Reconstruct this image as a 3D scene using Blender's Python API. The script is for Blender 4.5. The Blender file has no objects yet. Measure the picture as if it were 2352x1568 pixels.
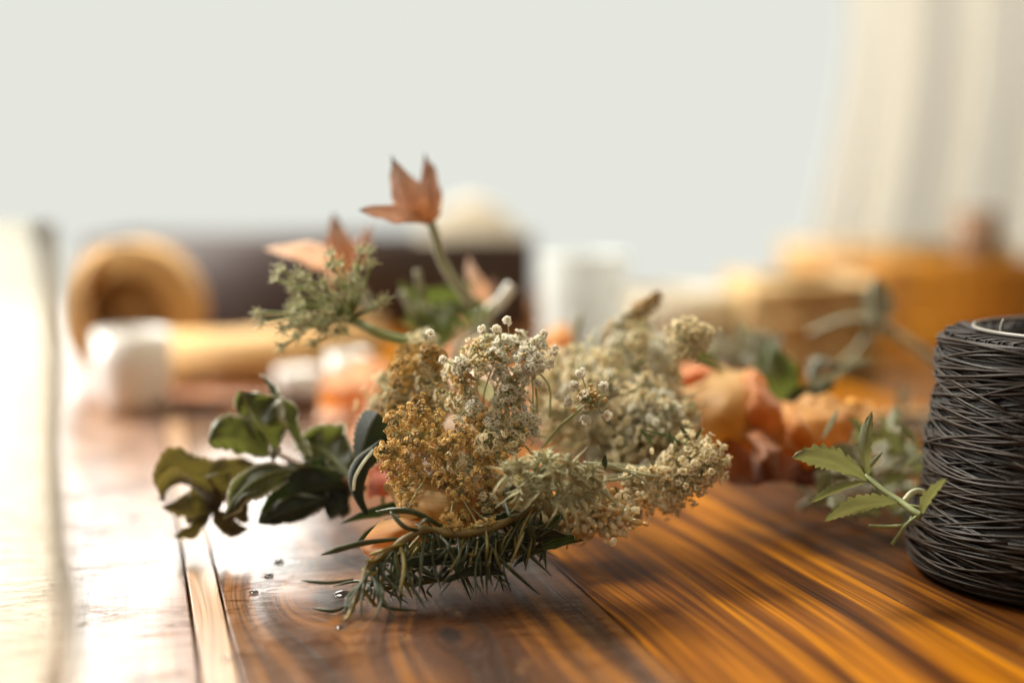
import bpy, math, random
import numpy as np
from mathutils import Vector, Matrix, noise

random.seed(7)
scene = bpy.context.scene
COL = scene.collection
pi = math.pi
R = random.Random(11)

# ------------------------------------------------------------------ camera
FPX = 3266.7                       # focal length in pixels of a 2352 px wide frame
CAM = Vector((0, 0, 0.138))
PITCH = math.atan((784 - 420) / FPX)
FWD = Vector((0, math.cos(PITCH), -math.sin(PITCH)))
UP = Vector((0, math.sin(PITCH), math.cos(PITCH)))
RT = Vector((1, 0, 0))
cd = bpy.data.cameras.new('camera')
cam = bpy.data.objects.new('camera', cd)
COL.objects.link(cam)
cam.location = CAM
cam.rotation_euler = (pi / 2 - PITCH, 0, 0)
cd.sensor_width = 36; cd.lens = 50
cd.clip_start = 0.02; cd.clip_end = 60
cd.dof.use_dof = True
cd.dof.focus_distance = 0.478
cd.dof.aperture_fstop = 2.6
scene.camera = cam
scene.view_settings.view_transform = 'Standard'
scene.view_settings.look = 'None'
scene.view_settings.exposure = 0
scene.view_settings.gamma = 1
scene.cycles.use_denoising = True
scene.cycles.max_bounces = 10
scene.cycles.transparent_max_bounces = 16
scene.cycles.caustics_reflective = False
scene.cycles.caustics_refractive = False
scene.cycles.sample_clamp_indirect = 4.0


def ray(px, py):
    return FWD + RT * ((px - 1176) / FPX) + UP * ((784 - py) / FPX)


def W(px, py, d, zmin=0.0012):
    """a point at depth d seen at px, py; never below the table top"""
    r = ray(px, py)
    p = CAM + r * d
    if p.z < zmin:
        p = CAM + r * ((zmin - CAM.z) / r.z)
    return p


def T(px, py, z=0.0):
    r = ray(px, py)
    return CAM + r * ((z - CAM.z) / r.z)


def px2m(px, d):
    return px / FPX * d


def V(dx, dy, dz=0.0):
    """direction: right, up in the picture, towards the viewer"""
    return RT * dx + UP * dy - FWD * dz


# ------------------------------------------------------------------ mesh builder
class MB:
    def __init__(s):
        s.v = []; s.f = []; s.m = []; s.uv = []

    def vert(s, co, uv=(0, 0)):
        s.v.append(tuple(co)); s.uv.append(uv); return len(s.v) - 1

    def face(s, idx, m=0):
        s.f.append(tuple(idx)); s.m.append(m)

    def add(s, verts, faces, m=0, uvs=None):
        b = len(s.v)
        s.v.extend(tuple(c) for c in verts)
        s.uv.extend(uvs if uvs else [(0.5, 0.5)] * len(verts))
        for f in faces:
            s.f.append(tuple(b + i for i in f)); s.m.append(m)

    def mesh(s, name, mats, smooth=True):
        me = bpy.data.meshes.new(name)
        me.from_pydata(s.v, [], s.f)
        for mt in mats: me.materials.append(mt)
        me.polygons.foreach_set('material_index', s.m)
        me.polygons.foreach_set('use_smooth', [smooth] * len(s.f))
        ul = me.uv_layers.new(name='UVMap')
        li = np.empty(len(me.loops), dtype=np.int32)
        me.loops.foreach_get('vertex_index', li)
        ul.data.foreach_set('uv', np.array(s.uv, dtype=np.float32)[li].ravel())
        me.update()
        return me

    def build(s, name, mats, parent=None, smooth=True, origin=None):
        if not isinstance(mats, (list, tuple)): mats = [mats]
        if origin is not None:
            o3 = Vector(origin)
            s.v = [tuple(Vector(c) - o3) for c in s.v]
        o = bpy.data.objects.new(name, s.mesh(name, mats, smooth))
        COL.objects.link(o)
        if origin is not None: o.location = origin
        if parent is not None:
            o.parent = parent
            o.matrix_parent_inverse = parent.matrix_basis.inverted()
        return o


def thing(name, label, cat, loc=(0, 0, 0), group=None, kind=None):
    o = bpy.data.objects.new(name, None)
    o.empty_display_size = 0.01
    o.location = loc
    COL.objects.link(o)
    return tag(o, label, cat, group, kind)


def tag(o, label=None, cat=None, group=None, kind=None):
    if label: o['label'] = label
    if cat: o['category'] = cat
    if group: o['group'] = group
    if kind: o['kind'] = kind
    return o


def catmull(pts, n):
    """n points per span through pts"""
    P = [Vector(p) for p in pts]
    if len(P) == 2:
        return [P[0].lerp(P[1], i / n) for i in range(n + 1)]
    P = [P[0] * 2 - P[1]] + P + [P[-1] * 2 - P[-2]]
    out = []
    for i in range(1, len(P) - 2):
        a, b, c, d = P[i - 1:i + 3]
        for k in range(n):
            t = k / n
            out.append(0.5 * ((2 * b) + (c - a) * t + (2 * a - 5 * b + 4 * c - d) * t * t + (3 * b - a - 3 * c + d) * t ** 3))
    out.append(P[-2])
    return out


def tube(mb, pts, r, n=6, m=0, cap=True, flat=1.0, side=None):
    """swept tube; r is a number or a function of 0..1"""
    N = len(pts)
    rf = r if callable(r) else (lambda t: r)
    ref = side
    rings = []
    for i, p in enumerate(pts):
        tg = (pts[min(i + 1, N - 1)] - pts[max(i - 1, 0)])
        if tg.length < 1e-9: tg = Vector((0, 0, 1))
        tg.normalize()
        if ref is None:
            ref = tg.orthogonal()
        a = ref - tg * ref.dot(tg)
        if a.length < 1e-6: a = tg.orthogonal()
        a.normalize(); ref = a
        b = tg.cross(a)
        t = i / (N - 1)
        rr = rf(t)
        rings.append([mb.vert(p + a * math.cos(2 * pi * k / n) * rr + b * math.sin(2 * pi * k / n) * rr * flat, (t, k / n)) for k in range(n)])
    for i in range(N - 1):
        for k in range(n):
            mb.face((rings[i][k], rings[i][(k + 1) % n], rings[i + 1][(k + 1) % n], rings[i + 1][k]), m)
    if cap:
        mb.face(rings[0][::-1], m); mb.face(rings[-1], m)


def lathe(mb, c, prof, n=48, m=0, cap=False, axis='z'):
    c = Vector(c)
    rings = []
    for j, (r, z) in enumerate(prof):
        ring = []
        for k in range(n):
            a = 2 * pi * k / n
            if axis == 'z': off = Vector((r * math.cos(a), r * math.sin(a), z))
            elif axis == 'y': off = Vector((r * math.cos(a), z, r * math.sin(a)))
            else: off = Vector((z, r * math.cos(a), r * math.sin(a)))
            ring.append(mb.vert(c + off, (k / n, j / max(1, len(prof) - 1))))
        rings.append(ring)
    for j in range(len(rings) - 1):
        for k in range(n):
            mb.face((rings[j][k], rings[j][(k + 1) % n], rings[j + 1][(k + 1) % n], rings[j + 1][k]), m)
    if cap:
        mb.face(rings[0][::-1], m); mb.face(rings[-1], m)


def box(mb, lo, hi, m=0, bev=0.0):
    x0, y0, z0 = lo; x1, y1, z1 = hi
    if bev <= 0:
        vs = [(x0, y0, z0), (x1, y0, z0), (x1, y1, z0), (x0, y1, z0), (x0, y0, z1), (x1, y0, z1), (x1, y1, z1), (x0, y1, z1)]
        mb.add(vs, [(0, 3, 2, 1), (4, 5, 6, 7), (0, 1, 5, 4), (1, 2, 6, 5), (2, 3, 7, 6), (3, 0, 4, 7)], m)
        return
    b = bev
    rings = []
    for (z, i) in ((z0, b), (z0 + b, 0), (z1 - b, 0), (z1 - b * .3, b * .3), (z1, b)):
        rings.append([(x0 + i, y0 + i, z), (x1 - i, y0 + i, z), (x1 - i, y1 - i, z), (x0 + i, y1 - i, z)])
    vs = [p for r_ in rings for p in r_]
    fs = [(3, 2, 1, 0)]
    for j in range(4):
        for k in range(4):
            fs.append((j * 4 + k, j * 4 + (k + 1) % 4, (j + 1) * 4 + (k + 1) % 4, (j + 1) * 4 + k))
    fs.append((16, 17, 18, 19))
    mb.add(vs, fs, m)


def ico():
    g = (1 + 5 ** .5) / 2
    v = [(-1, g, 0), (1, g, 0), (-1, -g, 0), (1, -g, 0), (0, -1, g), (0, 1, g), (0, -1, -g), (0, 1, -g), (g, 0, -1), (g, 0, 1), (-g, 0, -1), (-g, 0, 1)]
    v = [Vector(a).normalized() for a in v]
    f = [(0, 11, 5), (0, 5, 1), (0, 1, 7), (0, 7, 10), (0, 10, 11), (1, 5, 9), (5, 11, 4), (11, 10, 2), (10, 7, 6), (7, 1, 8), (3, 9, 4), (3, 4, 2), (3, 2, 6), (3, 6, 8), (3, 8, 9), (4, 9, 5), (2, 4, 11), (6, 2, 10), (8, 6, 7), (9, 8, 1)]
    return v, f


def subdiv(v, f):
    v = list(v); cache = {}; nf = []

    def mid(a, b):
        k = (min(a, b), max(a, b))
        if k not in cache:
            v.append(((v[a] + v[b]) / 2).normalized()); cache[k] = len(v) - 1
        return cache[k]
    for a, b, c in f:
        x, y, z = mid(a, b), mid(b, c), mid(c, a)
        nf += [(a, x, z), (b, y, x), (c, z, y), (x, y, z)]
    return v, nf


ICO0 = ico(); ICO1 = subdiv(*ICO0); ICO2 = subdiv(*ICO1); ICO3 = subdiv(*ICO2)


def ell(mb, c, ax, m=0, src=ICO0, uv=(0.5, 0.5)):
    """ellipsoid with the three half-axis vectors ax"""
    a, b, d = ax
    mb.add([c + a * p.x + b * p.y + d * p.z for p in src[0]], src[1], m, [uv] * len(src[0]))


def leafprof(u, peak=0.42, sharp=1.0):
    """leaf half width along its length, 0..1"""
    if u <= peak:
        x = u / peak
        return math.sin(x * pi / 2) ** 0.85
    x = (u - peak) / (1 - peak)
    return max(0.0, (1 - x ** (1.7 * sharp))) ** (0.9)


def leaf(mb, base, tip, ctrl, w, side, fold=0.35, teeth=0, serr=0.12, wav=0.0, curl=0.0, m=0, peak=0.42, nu=24, nv=6, twist=0.0, seed=0, sharp=1.0, rim=0.0):
    """blade: midrib base-ctrl-tip, half width w, side = direction across"""
    if teeth: nu = teeth * 4
    base, tip, ctrl = Vector(base), Vector(tip), Vector(ctrl)
    rows = []
    for i in range(nu + 1):
        u = i / nu
        p = base * (1 - u) ** 2 + ctrl * 2 * u * (1 - u) + tip * u * u
        tg = ((ctrl - base) * (1 - u) + (tip - ctrl) * u).normalized()
        s = side - tg * side.dot(tg)
        s.normalize()
        if twist: s = Matrix.Rotation(twist * u, 3, tg) @ s
        nrm = tg.cross(s)
        ww = w * leafprof(u, peak, sharp)
        row = []
        for j in range(-nv, nv + 1):
            v = j / nv
            e = abs(v)
            wj = ww
            if teeth and e > .8:
                ph = (u * teeth + (0.3 if v > 0 else 0) + .5 * noise.noise(Vector((u * 9, v, seed)))) % 1.0
                wj = ww * (1 + serr * (e - .8) / .2 * (ph * 1.4 - .7))
            wobble = noise.noise(Vector((u * 5 + seed * 3.1, v * 2.2, seed * 1.7)))
            off = s * (wj * v * math.cos(fold)) + nrm * (wj * e * math.sin(fold)) + nrm * (curl * ww * v * v) + nrm * (wav * w * wobble * e)
            row.append(mb.vert(p + off, (u, (v + 1) / 2)))
        rows.append(row)
    for i in range(nu):
        for j in range(2 * nv):
            mb.face((rows[i][j], rows[i + 1][j], rows[i + 1][j + 1], rows[i][j + 1]), m)
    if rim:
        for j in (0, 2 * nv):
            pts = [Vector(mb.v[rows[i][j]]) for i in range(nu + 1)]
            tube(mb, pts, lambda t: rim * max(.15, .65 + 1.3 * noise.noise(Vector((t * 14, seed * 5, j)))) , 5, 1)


def patch(mb, grid, m=0, n=9, ruf=0.0, freq=120, seed=0, edge=0.0):
    """smooth sheet through a grid of points"""
    rows = [catmull(r, n) for r in grid]
    nc = len(rows[0])
    cols = [catmull([rows[i][j] for i in range(len(rows))], n) for j in range(nc)]
    nr = len(cols[0])
    idx = []
    for j in range(nc):
        c = []
        for i in range(nr):
            p = cols[j][i]
            e = max(abs(2 * i / (nr - 1) - 1), abs(2 * j / (nc - 1) - 1))
            if ruf:
                k = ruf * (0.5 + 1.3 * e ** 3)
                q = p * freq + Vector((seed * 7.7, 0, 0))
                p = p + V(0, 0, 1) * (2.2 * k * noise.noise(p * freq * .45 + Vector((seed * 3.3, 5, 1)))) + Vector((noise.noise(q), noise.noise(q + Vector((31, 0, 0))), noise.noise(q + Vector((0, 57, 0))))) * k
            if p.z < 0.0008: p.z = 0.0008
            c.append(mb.vert(p, (1 - i / (nr - 1), j / (nc - 1))))
        idx.append(c)
    for j in range(nc - 1):
        for i in range(nr - 1):
            mb.face((idx[j][i], idx[j][i + 1], idx[j + 1][i + 1], idx[j + 1][i]), m)


# ------------------------------------------------------------------ materials
def mat(name):
    m = bpy.data.materials.new(name)
    m.use_nodes = True
    nt = m.node_tree
    b = nt.nodes['Principled BSDF']
    return m, nt, b, nt.nodes['Material Output']


def N(nt, t, **k):
    n = nt.nodes.new(t)
    for a, v in k.items():
        if a in n.inputs.keys() if hasattr(n.inputs, 'keys') else False:
            n.inputs[a].default_value = v
        else:
            setattr(n, a, v)
    return n


def ramp(nt, fac, stops, interp='LINEAR'):
    r = nt.nodes.new('ShaderNodeValToRGB')
    r.color_ramp.interpolation = interp
    els = r.color_ramp.elements
    while len(els) < len(stops): els.new(0.5)
    for e, (p, c) in zip(els, stops):
        e.position = p
        e.color = (c[0], c[1], c[2], 1) if isinstance(c, (tuple, list)) else (c, c, c, 1)
    nt.links.new(fac, r.inputs[0])
    return r.outputs[0]


def mixc(nt, fac, a, b, mode='MIX'):
    x = nt.nodes.new('ShaderNodeMix')
    x.data_type = 'RGBA'; x.blend_type = mode
    for sock, val in ((x.inputs[0], fac), (x.inputs[6], a), (x.inputs[7], b)):
        if hasattr(val, 'is_output'): nt.links.new(val, sock)
        elif isinstance(val, (int, float)): sock.default_value = val
        else: sock.default_value = (val[0], val[1], val[2], 1)
    return x.outputs[2]


def noisetex(nt, vec, scale, detail=4, rough=.55, dist=0.0):
    n = nt.nodes.new('ShaderNodeTexNoise')
    n.inputs['Scale'].default_value = scale
    n.inputs['Detail'].default_value = detail
    n.inputs['Roughness'].default_value = rough
    n.inputs['Distortion'].default_value = dist
    if vec is not None: nt.links.new(vec, n.inputs['Vector'])
    return n.outputs['Fac']


def mapping(nt, src, scale=(1, 1, 1), loc=(0, 0, 0)):
    mp = nt.nodes.new('ShaderNodeMapping')
    mp.inputs['Scale'].default_value = scale
    mp.inputs['Location'].default_value = loc
    nt.links.new(src, mp.inputs['Vector'])
    return mp.outputs[0]


def bump(nt, b, h, strength=.3, dist=.001):
    n = nt.nodes.new('ShaderNodeBump')
    n.inputs['Strength'].default_value = strength
    n.inputs['Distance'].default_value = dist
    nt.links.new(h, n.inputs['Height'])
    nt.links.new(n.outputs[0], b.inputs['Normal'])
    return n


def math_(nt, op, a, b=None, c=None):
    n = nt.nodes.new('ShaderNodeMath'); n.operation = op
    for i, v in enumerate((a, b, c)):
        if v is None: continue
        if hasattr(v, 'is_output'): nt.links.new(v, n.inputs[i])
        else: n.inputs[i].default_value = v
    return n.outputs[0]


def simple(name, col, rough=.6, var=.25, scale=60, spec=.4, trans=0.0, metal=0.0, bumps=.15, tcol=None, sheen=0):
    """matte procedural stuff: mottled colour, light bump, optional translucency"""
    m, nt, b, out = mat(name)
    tc = nt.nodes.new('ShaderNodeTexCoord')
    f = noisetex(nt, tc.outputs['Object'], scale, 5, .6)
    lo = tuple(c * (1 - var) for c in col); hi = tuple(min(1, c * (1 + var)) for c in col)
    c = ramp(nt, f, [(.3, lo), (.7, hi)])
    nt.links.new(c, b.inputs['Base Color'])
    b.inputs['Roughness'].default_value = rough
    b.inputs['Specular IOR Level'].default_value = spec
    b.inputs['Metallic'].default_value = metal
    if sheen: b.inputs['Sheen Weight'].default_value = sheen
    if bumps: bump(nt, b, f, bumps, .0006)
    if trans:
        t = nt.nodes.new('ShaderNodeBsdfTranslucent')
        if tcol: t.inputs[0].default_value = (*tcol, 1)
        else: nt.links.new(c, t.inputs[0])
        x = nt.nodes.new('ShaderNodeMixShader'); x.inputs[0].default_value = trans
        nt.links.new(b.outputs[0], x.inputs[1]); nt.links.new(t.outputs[0], x.inputs[2])
        nt.links.new(x.outputs[0], out.inputs[0])
    return m


def leafmat(name, col, edge, tcol, vein=(.3, .34, .16), trans=.35, rough=.55, edgew=.06, veins=14, sheen=.3, blotch=None):
    m, nt, b, out = mat(name)
    uvn = nt.nodes.new('ShaderNodeUVMap'); uvn.uv_map = 'UVMap'
    sep = nt.nodes.new('ShaderNodeSeparateXYZ'); nt.links.new(uvn.outputs[0], sep.inputs[0])
    u, v = sep.outputs[0], sep.outputs[1]
    e = math_(nt, 'MULTIPLY', math_(nt, 'ABSOLUTE', math_(nt, 'SUBTRACT', v, .5)), 2.0)
    tc = nt.nodes.new('ShaderNodeTexCoord')
    nz = noisetex(nt, tc.outputs['Object'], 220, 5, .6)
    nz2 = noisetex(nt, tc.outputs['Object'], 50, 3, .5)
    base = ramp(nt, nz2, [(.3, tuple(c * .7 for c in col)), (.7, tuple(c * 1.35 for c in col))])
    if blotch:
        base = mixc(nt, ramp(nt, noisetex(nt, tc.outputs['Object'], 90, 4, .6), [(.48, 0.0), (.66, .85)]), base, blotch)
    # side veins slant towards the tip
    ph = math_(nt, 'MULTIPLY', math_(nt, 'SUBTRACT', u, math_(nt, 'MULTIPLY', e, .16)), veins * 2 * pi)
    vs = math_(nt, 'POWER', math_(nt, 'MULTIPLY_ADD', math_(nt, 'SINE', ph), .5, .5), 9.0)
    vs = math_(nt, 'MULTIPLY', vs, .25)
    mid = math_(nt, 'LESS_THAN', e, .055)
    vf = math_(nt, 'MAXIMUM', vs, mid)
    c1 = mixc(nt, vf, base, vein)
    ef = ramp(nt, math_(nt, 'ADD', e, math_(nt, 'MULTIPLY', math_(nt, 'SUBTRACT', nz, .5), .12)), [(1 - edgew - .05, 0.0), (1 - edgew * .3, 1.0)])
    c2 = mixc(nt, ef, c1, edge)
    nt.links.new(c2, b.inputs['Base Color'])
    b.inputs['Roughness'].default_value = rough
    b.inputs['Specular IOR Level'].default_value = .35
    b.inputs['Sheen Weight'].default_value = sheen
    h = math_(nt, 'SUBTRACT', nz, math_(nt, 'MULTIPLY', vf, .8))
    bump(nt, b, h, .5, .0005)
    t = nt.nodes.new('ShaderNodeBsdfTranslucent')
    nt.links.new(mixc(nt, vf, tcol, tuple(c * .7 for c in tcol)), t.inputs[0])
    x = nt.nodes.new('ShaderNodeMixShader'); x.inputs[0].default_value = trans
    nt.links.new(b.outputs[0], x.inputs[1]); nt.links.new(t.outputs[0], x.inputs[2])
    nt.links.new(x.outputs[0], out.inputs[0])
    return m


def petalmat(name, c0, c1, edge=None, trans=.45, rough=.55, noise_s=70):
    """petal: c0 at its base to c1 at its tip (u), streaked along"""
    m, nt, b, out = mat(name)
    uvn = nt.nodes.new('ShaderNodeUVMap'); uvn.uv_map = 'UVMap'
    sep = nt.nodes.new('ShaderNodeSeparateXYZ'); nt.links.new(uvn.outputs[0], sep.inputs[0])
    tc = nt.nodes.new('ShaderNodeTexCoord')
    nz = noisetex(nt, tc.outputs['Object'], noise_s, 4, .55)
    st = noisetex(nt, mapping(nt, uvn.outputs[0], (22, 2.2, 1)), 1.0, 4, .6)
    f = math_(nt, 'ADD', sep.outputs[0], math_(nt, 'MULTIPLY', math_(nt, 'SUBTRACT', nz, .5), 1.1))
    c = ramp(nt, f, [(.1, c0), (.9, c1)])
    c = mixc(nt, ramp(nt, st, [(.4, 0.0), (.75, .35)]), c, tuple(x * .55 for x in c0))
    if edge:
        c = mixc(nt, ramp(nt, sep.outputs[0], [(.86, 0.0), (1.0, .9)]), c, edge)
    nt.links.new(c, b.inputs['Base Color'])
    b.inputs['Roughness'].default_value = rough
    b.inputs['Specular IOR Level'].default_value = .3
    b.inputs['Sheen Weight'].default_value = .2
    bump(nt, b, st, .25, .0004)
    t = nt.nodes.new('ShaderNodeBsdfTranslucent'); nt.links.new(c, t.inputs[0])
    x = nt.nodes.new('ShaderNodeMixShader'); x.inputs[0].default_value = trans
    nt.links.new(b.outputs[0], x.inputs[1]); nt.links.new(t.outputs[0], x.inputs[2])
    nt.links.new(x.outputs[0], out.inputs[0])
    return m


def woodmat(name, stops, grain=95, stretch=.035, seed=0.0, rough=(.3, .5), coat=.0, spec=.5, crack=0.0, bstr=.35, knots=(), fine=.35, croug=.30):
    m, nt, b, out = mat(name)
    tc = nt.nodes.new('ShaderNodeTexCoord')
    co = tc.outputs['Object']
    # knots and wander bend the grain
    wob = noisetex(nt, mapping(nt, co, (6, 3, 1), (seed, seed, 0)), 1.0, 2, .5)
    sep = nt.nodes.new('ShaderNodeSeparateXYZ'); nt.links.new(co, sep.inputs[0])
    sx = math_(nt, 'ADD', sep.outputs[0], math_(nt, 'MULTIPLY', math_(nt, 'SUBTRACT', wob, .5), .03))
    kd = None
    for (kx, ky, kr) in knots:
        dx = math_(nt, 'SUBTRACT', sep.outputs[0], kx); dy = math_(nt, 'MULTIPLY', math_(nt, 'SUBTRACT', sep.outputs[1], ky), .45)
        d2 = math_(nt, 'ADD', math_(nt, 'MULTIPLY', dx, dx), math_(nt, 'MULTIPLY', dy, dy))
        g = math_(nt, 'EXPONENT', math_(nt, 'MULTIPLY', d2, -1 / (kr * kr)))
        g2 = math_(nt, 'EXPONENT', math_(nt, 'MULTIPLY', d2, -1 / (9 * kr * kr)))
        sx = math_(nt, 'ADD', sx, math_(nt, 'MULTIPLY', math_(nt, 'MULTIPLY', g2, dx), -1.6))
        kd = g if kd is None else math_(nt, 'MAXIMUM', kd, g)
    cb = nt.nodes.new('ShaderNodeCombineXYZ')
    nt.links.new(sx, cb.inputs[0]); nt.links.new(sep.outputs[1], cb.inputs[1]); nt.links.new(sep.outputs[2], cb.inputs[2])
    cc = cb.outputs[0]
    g1 = noisetex(nt, mapping(nt, cc, (grain, grain * stretch, 8), (seed * 3, seed, 0)), 1.0, 3, .55)
    g2 = noisetex(nt, mapping(nt, cc, (grain * 5, grain * stretch * 3, 8), (seed * 5, seed, 3)), 1.0, 5, .6)
    g3 = noisetex(nt, mapping(nt, cc, (grain * .28, grain * stretch * .8, 4), (seed, seed * 2, 9)), 1.0, 2, .5)
    f = math_(nt, 'ADD', math_(nt, 'MULTIPLY', g1, .62), math_(nt, 'MULTIPLY', g3, .38))
    f = math_(nt, 'ADD', math_(nt, 'MULTIPLY', math_(nt, 'SUBTRACT', f, .5), 2.1), .5)
    f = math_(nt, 'ADD', f, math_(nt, 'MULTIPLY', math_(nt, 'SUBTRACT', g2, .5), fine))
    c = ramp(nt, f, stops)
    # thin dark growth lines
    g4 = noisetex(nt, mapping(nt, cc, (grain * 2.6, grain * stretch * .7, 8), (seed * 2, seed, 5)), 1.0, 2, .5)
    ln2 = ramp(nt, g4, [(.30, 1.0), (.36, 0.0), (.47, 0.0), (.485, .8), (.50, 0.0), (.62, 0.0), (.66, .7), (.70, 0.0)])
    c = mixc(nt, math_(nt, 'MULTIPLY', ln2, .8), c, (.03, .010, .003))
    ln = ramp(nt, g1, [(.33, 1.0), (.375, 0.0), (.40, .8), (.43, 0.0), (.6, 0.0), (.62, .55), (.645, 0.0)])
    c = mixc(nt, math_(nt, 'MULTIPLY', ln, .7), c, (.03, .011, .004))
    if kd is not None:
        c = mixc(nt, ramp(nt, kd, [(.25, 0.0), (.7, .95)]), c, (.012, .006, .004))
    h = math_(nt, 'SUBTRACT', math_(nt, 'MULTIPLY', g2, .5), math_(nt, 'MULTIPLY', ln, .5))
    wear = noisetex(nt, mapping(nt, co, (90, 40, 1), (seed, 4, 2)), 1.0, 6, .7)
    wearm = math_(nt, 'MULTIPLY', ramp(nt, wear, [(.60, 0.0), (.70, .6)]), ramp(nt, noisetex(nt, mapping(nt, co, (12, 9, 1), (seed, 1, 2)), 1.0, 2, .5), [(.52, 0.0), (.66, 1.0)]))
    c = mixc(nt, wearm, c, (.46, .24, .07))
    if crack:
        # short dark splits that run across the board
        ccm = mapping(nt, co, (34, 150, 1), (seed, 0, 0))
        w1 = noisetex(nt, ccm, 1.0, 5, .65, 1.2)
        big = noisetex(nt, mapping(nt, co, (14, 18, 1), (seed, 5, 0)), 1.0, 2, .5)
        band = ramp(nt, math_(nt, 'ABSOLUTE', math_(nt, 'SUBTRACT', w1, .5)), [(.0, 1.0), (.035, 0.0)])
        ck = math_(nt, 'MULTIPLY', band, ramp(nt, big, [(.42, 0.0), (.56, 1.0)]))
        c = mixc(nt, math_(nt, 'MULTIPLY', ck, crack), c, (.035, .008, .004))
        h = math_(nt, 'SUBTRACT', h, math_(nt, 'MULTIPLY', ck, 1.5))
        rip = noisetex(nt, mapping(nt, co, (25, 110, 1), (seed, 9, 0)), 1.0, 3, .5)
        h = math_(nt, 'ADD', h, math_(nt, 'MULTIPLY', rip, .9))
        saw = noisetex(nt, mapping(nt, co, (60, 260, 1), (seed, 2, 0)), 1.0, 3, .6)
        sawm = ramp(nt, math_(nt, 'ADD', math_(nt, 'MULTIPLY', saw, .6), math_(nt, 'MULTIPLY', rip, .4)), [(.36, 0.15), (.50, 1.0)])
        keep = math_(nt, 'MULTIPLY', math_(nt, 'SUBTRACT', 1.0, ck), math_(nt, 'ADD', math_(nt, 'MULTIPLY', sawm, crack * .8), 1 - crack * .8))
        nt.links.new(math_(nt, 'MULTIPLY', keep, coat), b.inputs['Coat Weight'])
        nt.links.new(math_(nt, 'MULTIPLY', keep, spec), b.inputs['Specular IOR Level'])
    nt.links.new(c, b.inputs['Base Color'])
    rr = ramp(nt, g3, [(.3, rough[0]), (.7, rough[1])])
    nt.links.new(rr, b.inputs['Roughness'])
    if not crack:
        b.inputs['Specular IOR Level'].default_value = spec
        b.inputs['Coat Weight'].default_value = coat
    b.inputs['Coat Roughness'].default_value = croug
    bump(nt, b, h, bstr, .0009)
    return m


# leaf and flower materials
M = {}
M['sage'] = leafmat('sage leaf', (.042, .050, .016), (.66, .68, .55), (.11, .125, .022), trans=.35, edgew=.10, veins=11)  # whitish fuzzy margin; backlight on its hairs put into the edge colour
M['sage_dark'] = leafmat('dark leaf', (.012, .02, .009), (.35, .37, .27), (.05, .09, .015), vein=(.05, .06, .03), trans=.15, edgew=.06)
M['sage_brown'] = leafmat('withered leaf', (.06, .05, .018), (.26, .22, .09), (.2, .16, .03), vein=(.1, .09, .04), trans=.22, edgew=.05, blotch=(.02, .014, .008))
M['sprig'] = leafmat('sprig leaf', (.13, .135, .062), (.34, .33, .17), (.20, .205, .065), vein=(.34, .36, .18), trans=.42, edgew=.035, veins=9, sheen=.1)
M['green_leaf'] = leafmat('green leaf', (.07, .09, .03), (.25, .28, .14), (.14, .18, .03), trans=.35, veins=8)
M['grey_leaf'] = leafmat('curled grey leaf', (.13, .12, .09), (.5, .46, .36), (.3, .28, .16), trans=.3, edgew=.15, sheen=.4)
M['stem'] = simple('green stem', (.26, .30, .13), .55, .25, 150, trans=.15)
M['stem_pale'] = simple('pale stem', (.50, .50, .33), .5, .2, 150, trans=.3)
M['stem_grey'] = simple('pale grey green stem', (.34, .34, .24), .55, .2, 150, trans=.1)
M['stem_brown'] = simple('brown stem', (.13, .07, .03), .55, .3, 200)
M['rosemary'] = simple('needle leaf', (.06, .075, .032), .42, .35, 260, spec=.5, trans=.12, tcol=(.2, .22, .06))
M['rosemary_olive'] = simple('olive needle leaf', (.24, .19, .05), .45, .3, 260, spec=.4, trans=.2, tcol=(.4, .33, .08))
M['rosemary_stem'] = simple('rosemary stem', (.17, .12, .035), .5, .3, 300, trans=.1)
M['white_petal'] = simple('white floret', (.90, .87, .78), .6, .08, 500, trans=.55, bumps=0)
M['cream_petal'] = simple('cream floret', (.90, .83, .64), .6, .12, 500, trans=.55, bumps=0)
M['warm_shade_petal'] = simple('warm-shaded floret', (.80, .56, .21), .6, .3, 400, trans=.3, bumps=0)  # golden colour carries warm reflected light and shade of the lower heads
M['warm_shade_deep'] = simple('deep warm-shaded floret', (.56, .35, .11), .6, .3, 400, trans=.25, bumps=0)
M['bud_green'] = simple('green bud', (.46, .48, .26), .6, .3, 500, trans=.2, bumps=0)
M['bud_tan'] = simple('tan bud', (.62, .42, .17), .6, .3, 500, trans=.2, bumps=0)
M['bud_dark'] = simple('dark bud', (.34, .22, .08), .6, .4, 500, trans=.1, bumps=0)
M['pedicel'] = simple('thin stalk', (.42, .42, .22), .55, .2, 300, trans=.25, bumps=0)
M['sepal'] = simple('pale green sepal', (.60, .60, .38), .6, .25, 400, trans=.25, bumps=0)
M['seed_dark'] = simple('dark seed cup', (.07, .055, .03), .6, .3, 400, bumps=0)
M['fuzz'] = simple('soft green bract', (.50, .47, .25), .7, .3, 300, trans=.3, sheen=.6, bumps=0)
M['rose'] = petalmat('peach petal', (.56, .20, .025), (.86, .48, .15), trans=.6)  # peach roses: pale top and deep bottom put backlight into the colour
M['rose_yellow'] = petalmat('yellow peach petal', (.52, .25, .04), (.86, .60, .26), trans=.6)
M['rose_pink'] = petalmat('pink peach petal', (.58, .21, .04), (.86, .48, .24), trans=.6)
M['rose_red'] = petalmat('coral petal', (.52, .10, .03), (.80, .20, .08))
M['rose_coral'] = petalmat('coral orange petal', (.56, .15, .03), (.86, .34, .13))
M['rose_shade'] = petalmat('shade-dark rose heart petal', (.12, .03, .008), (.34, .11, .02), trans=.15)  # hollow of the rose: its deep shadow put into the petal colour
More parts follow.
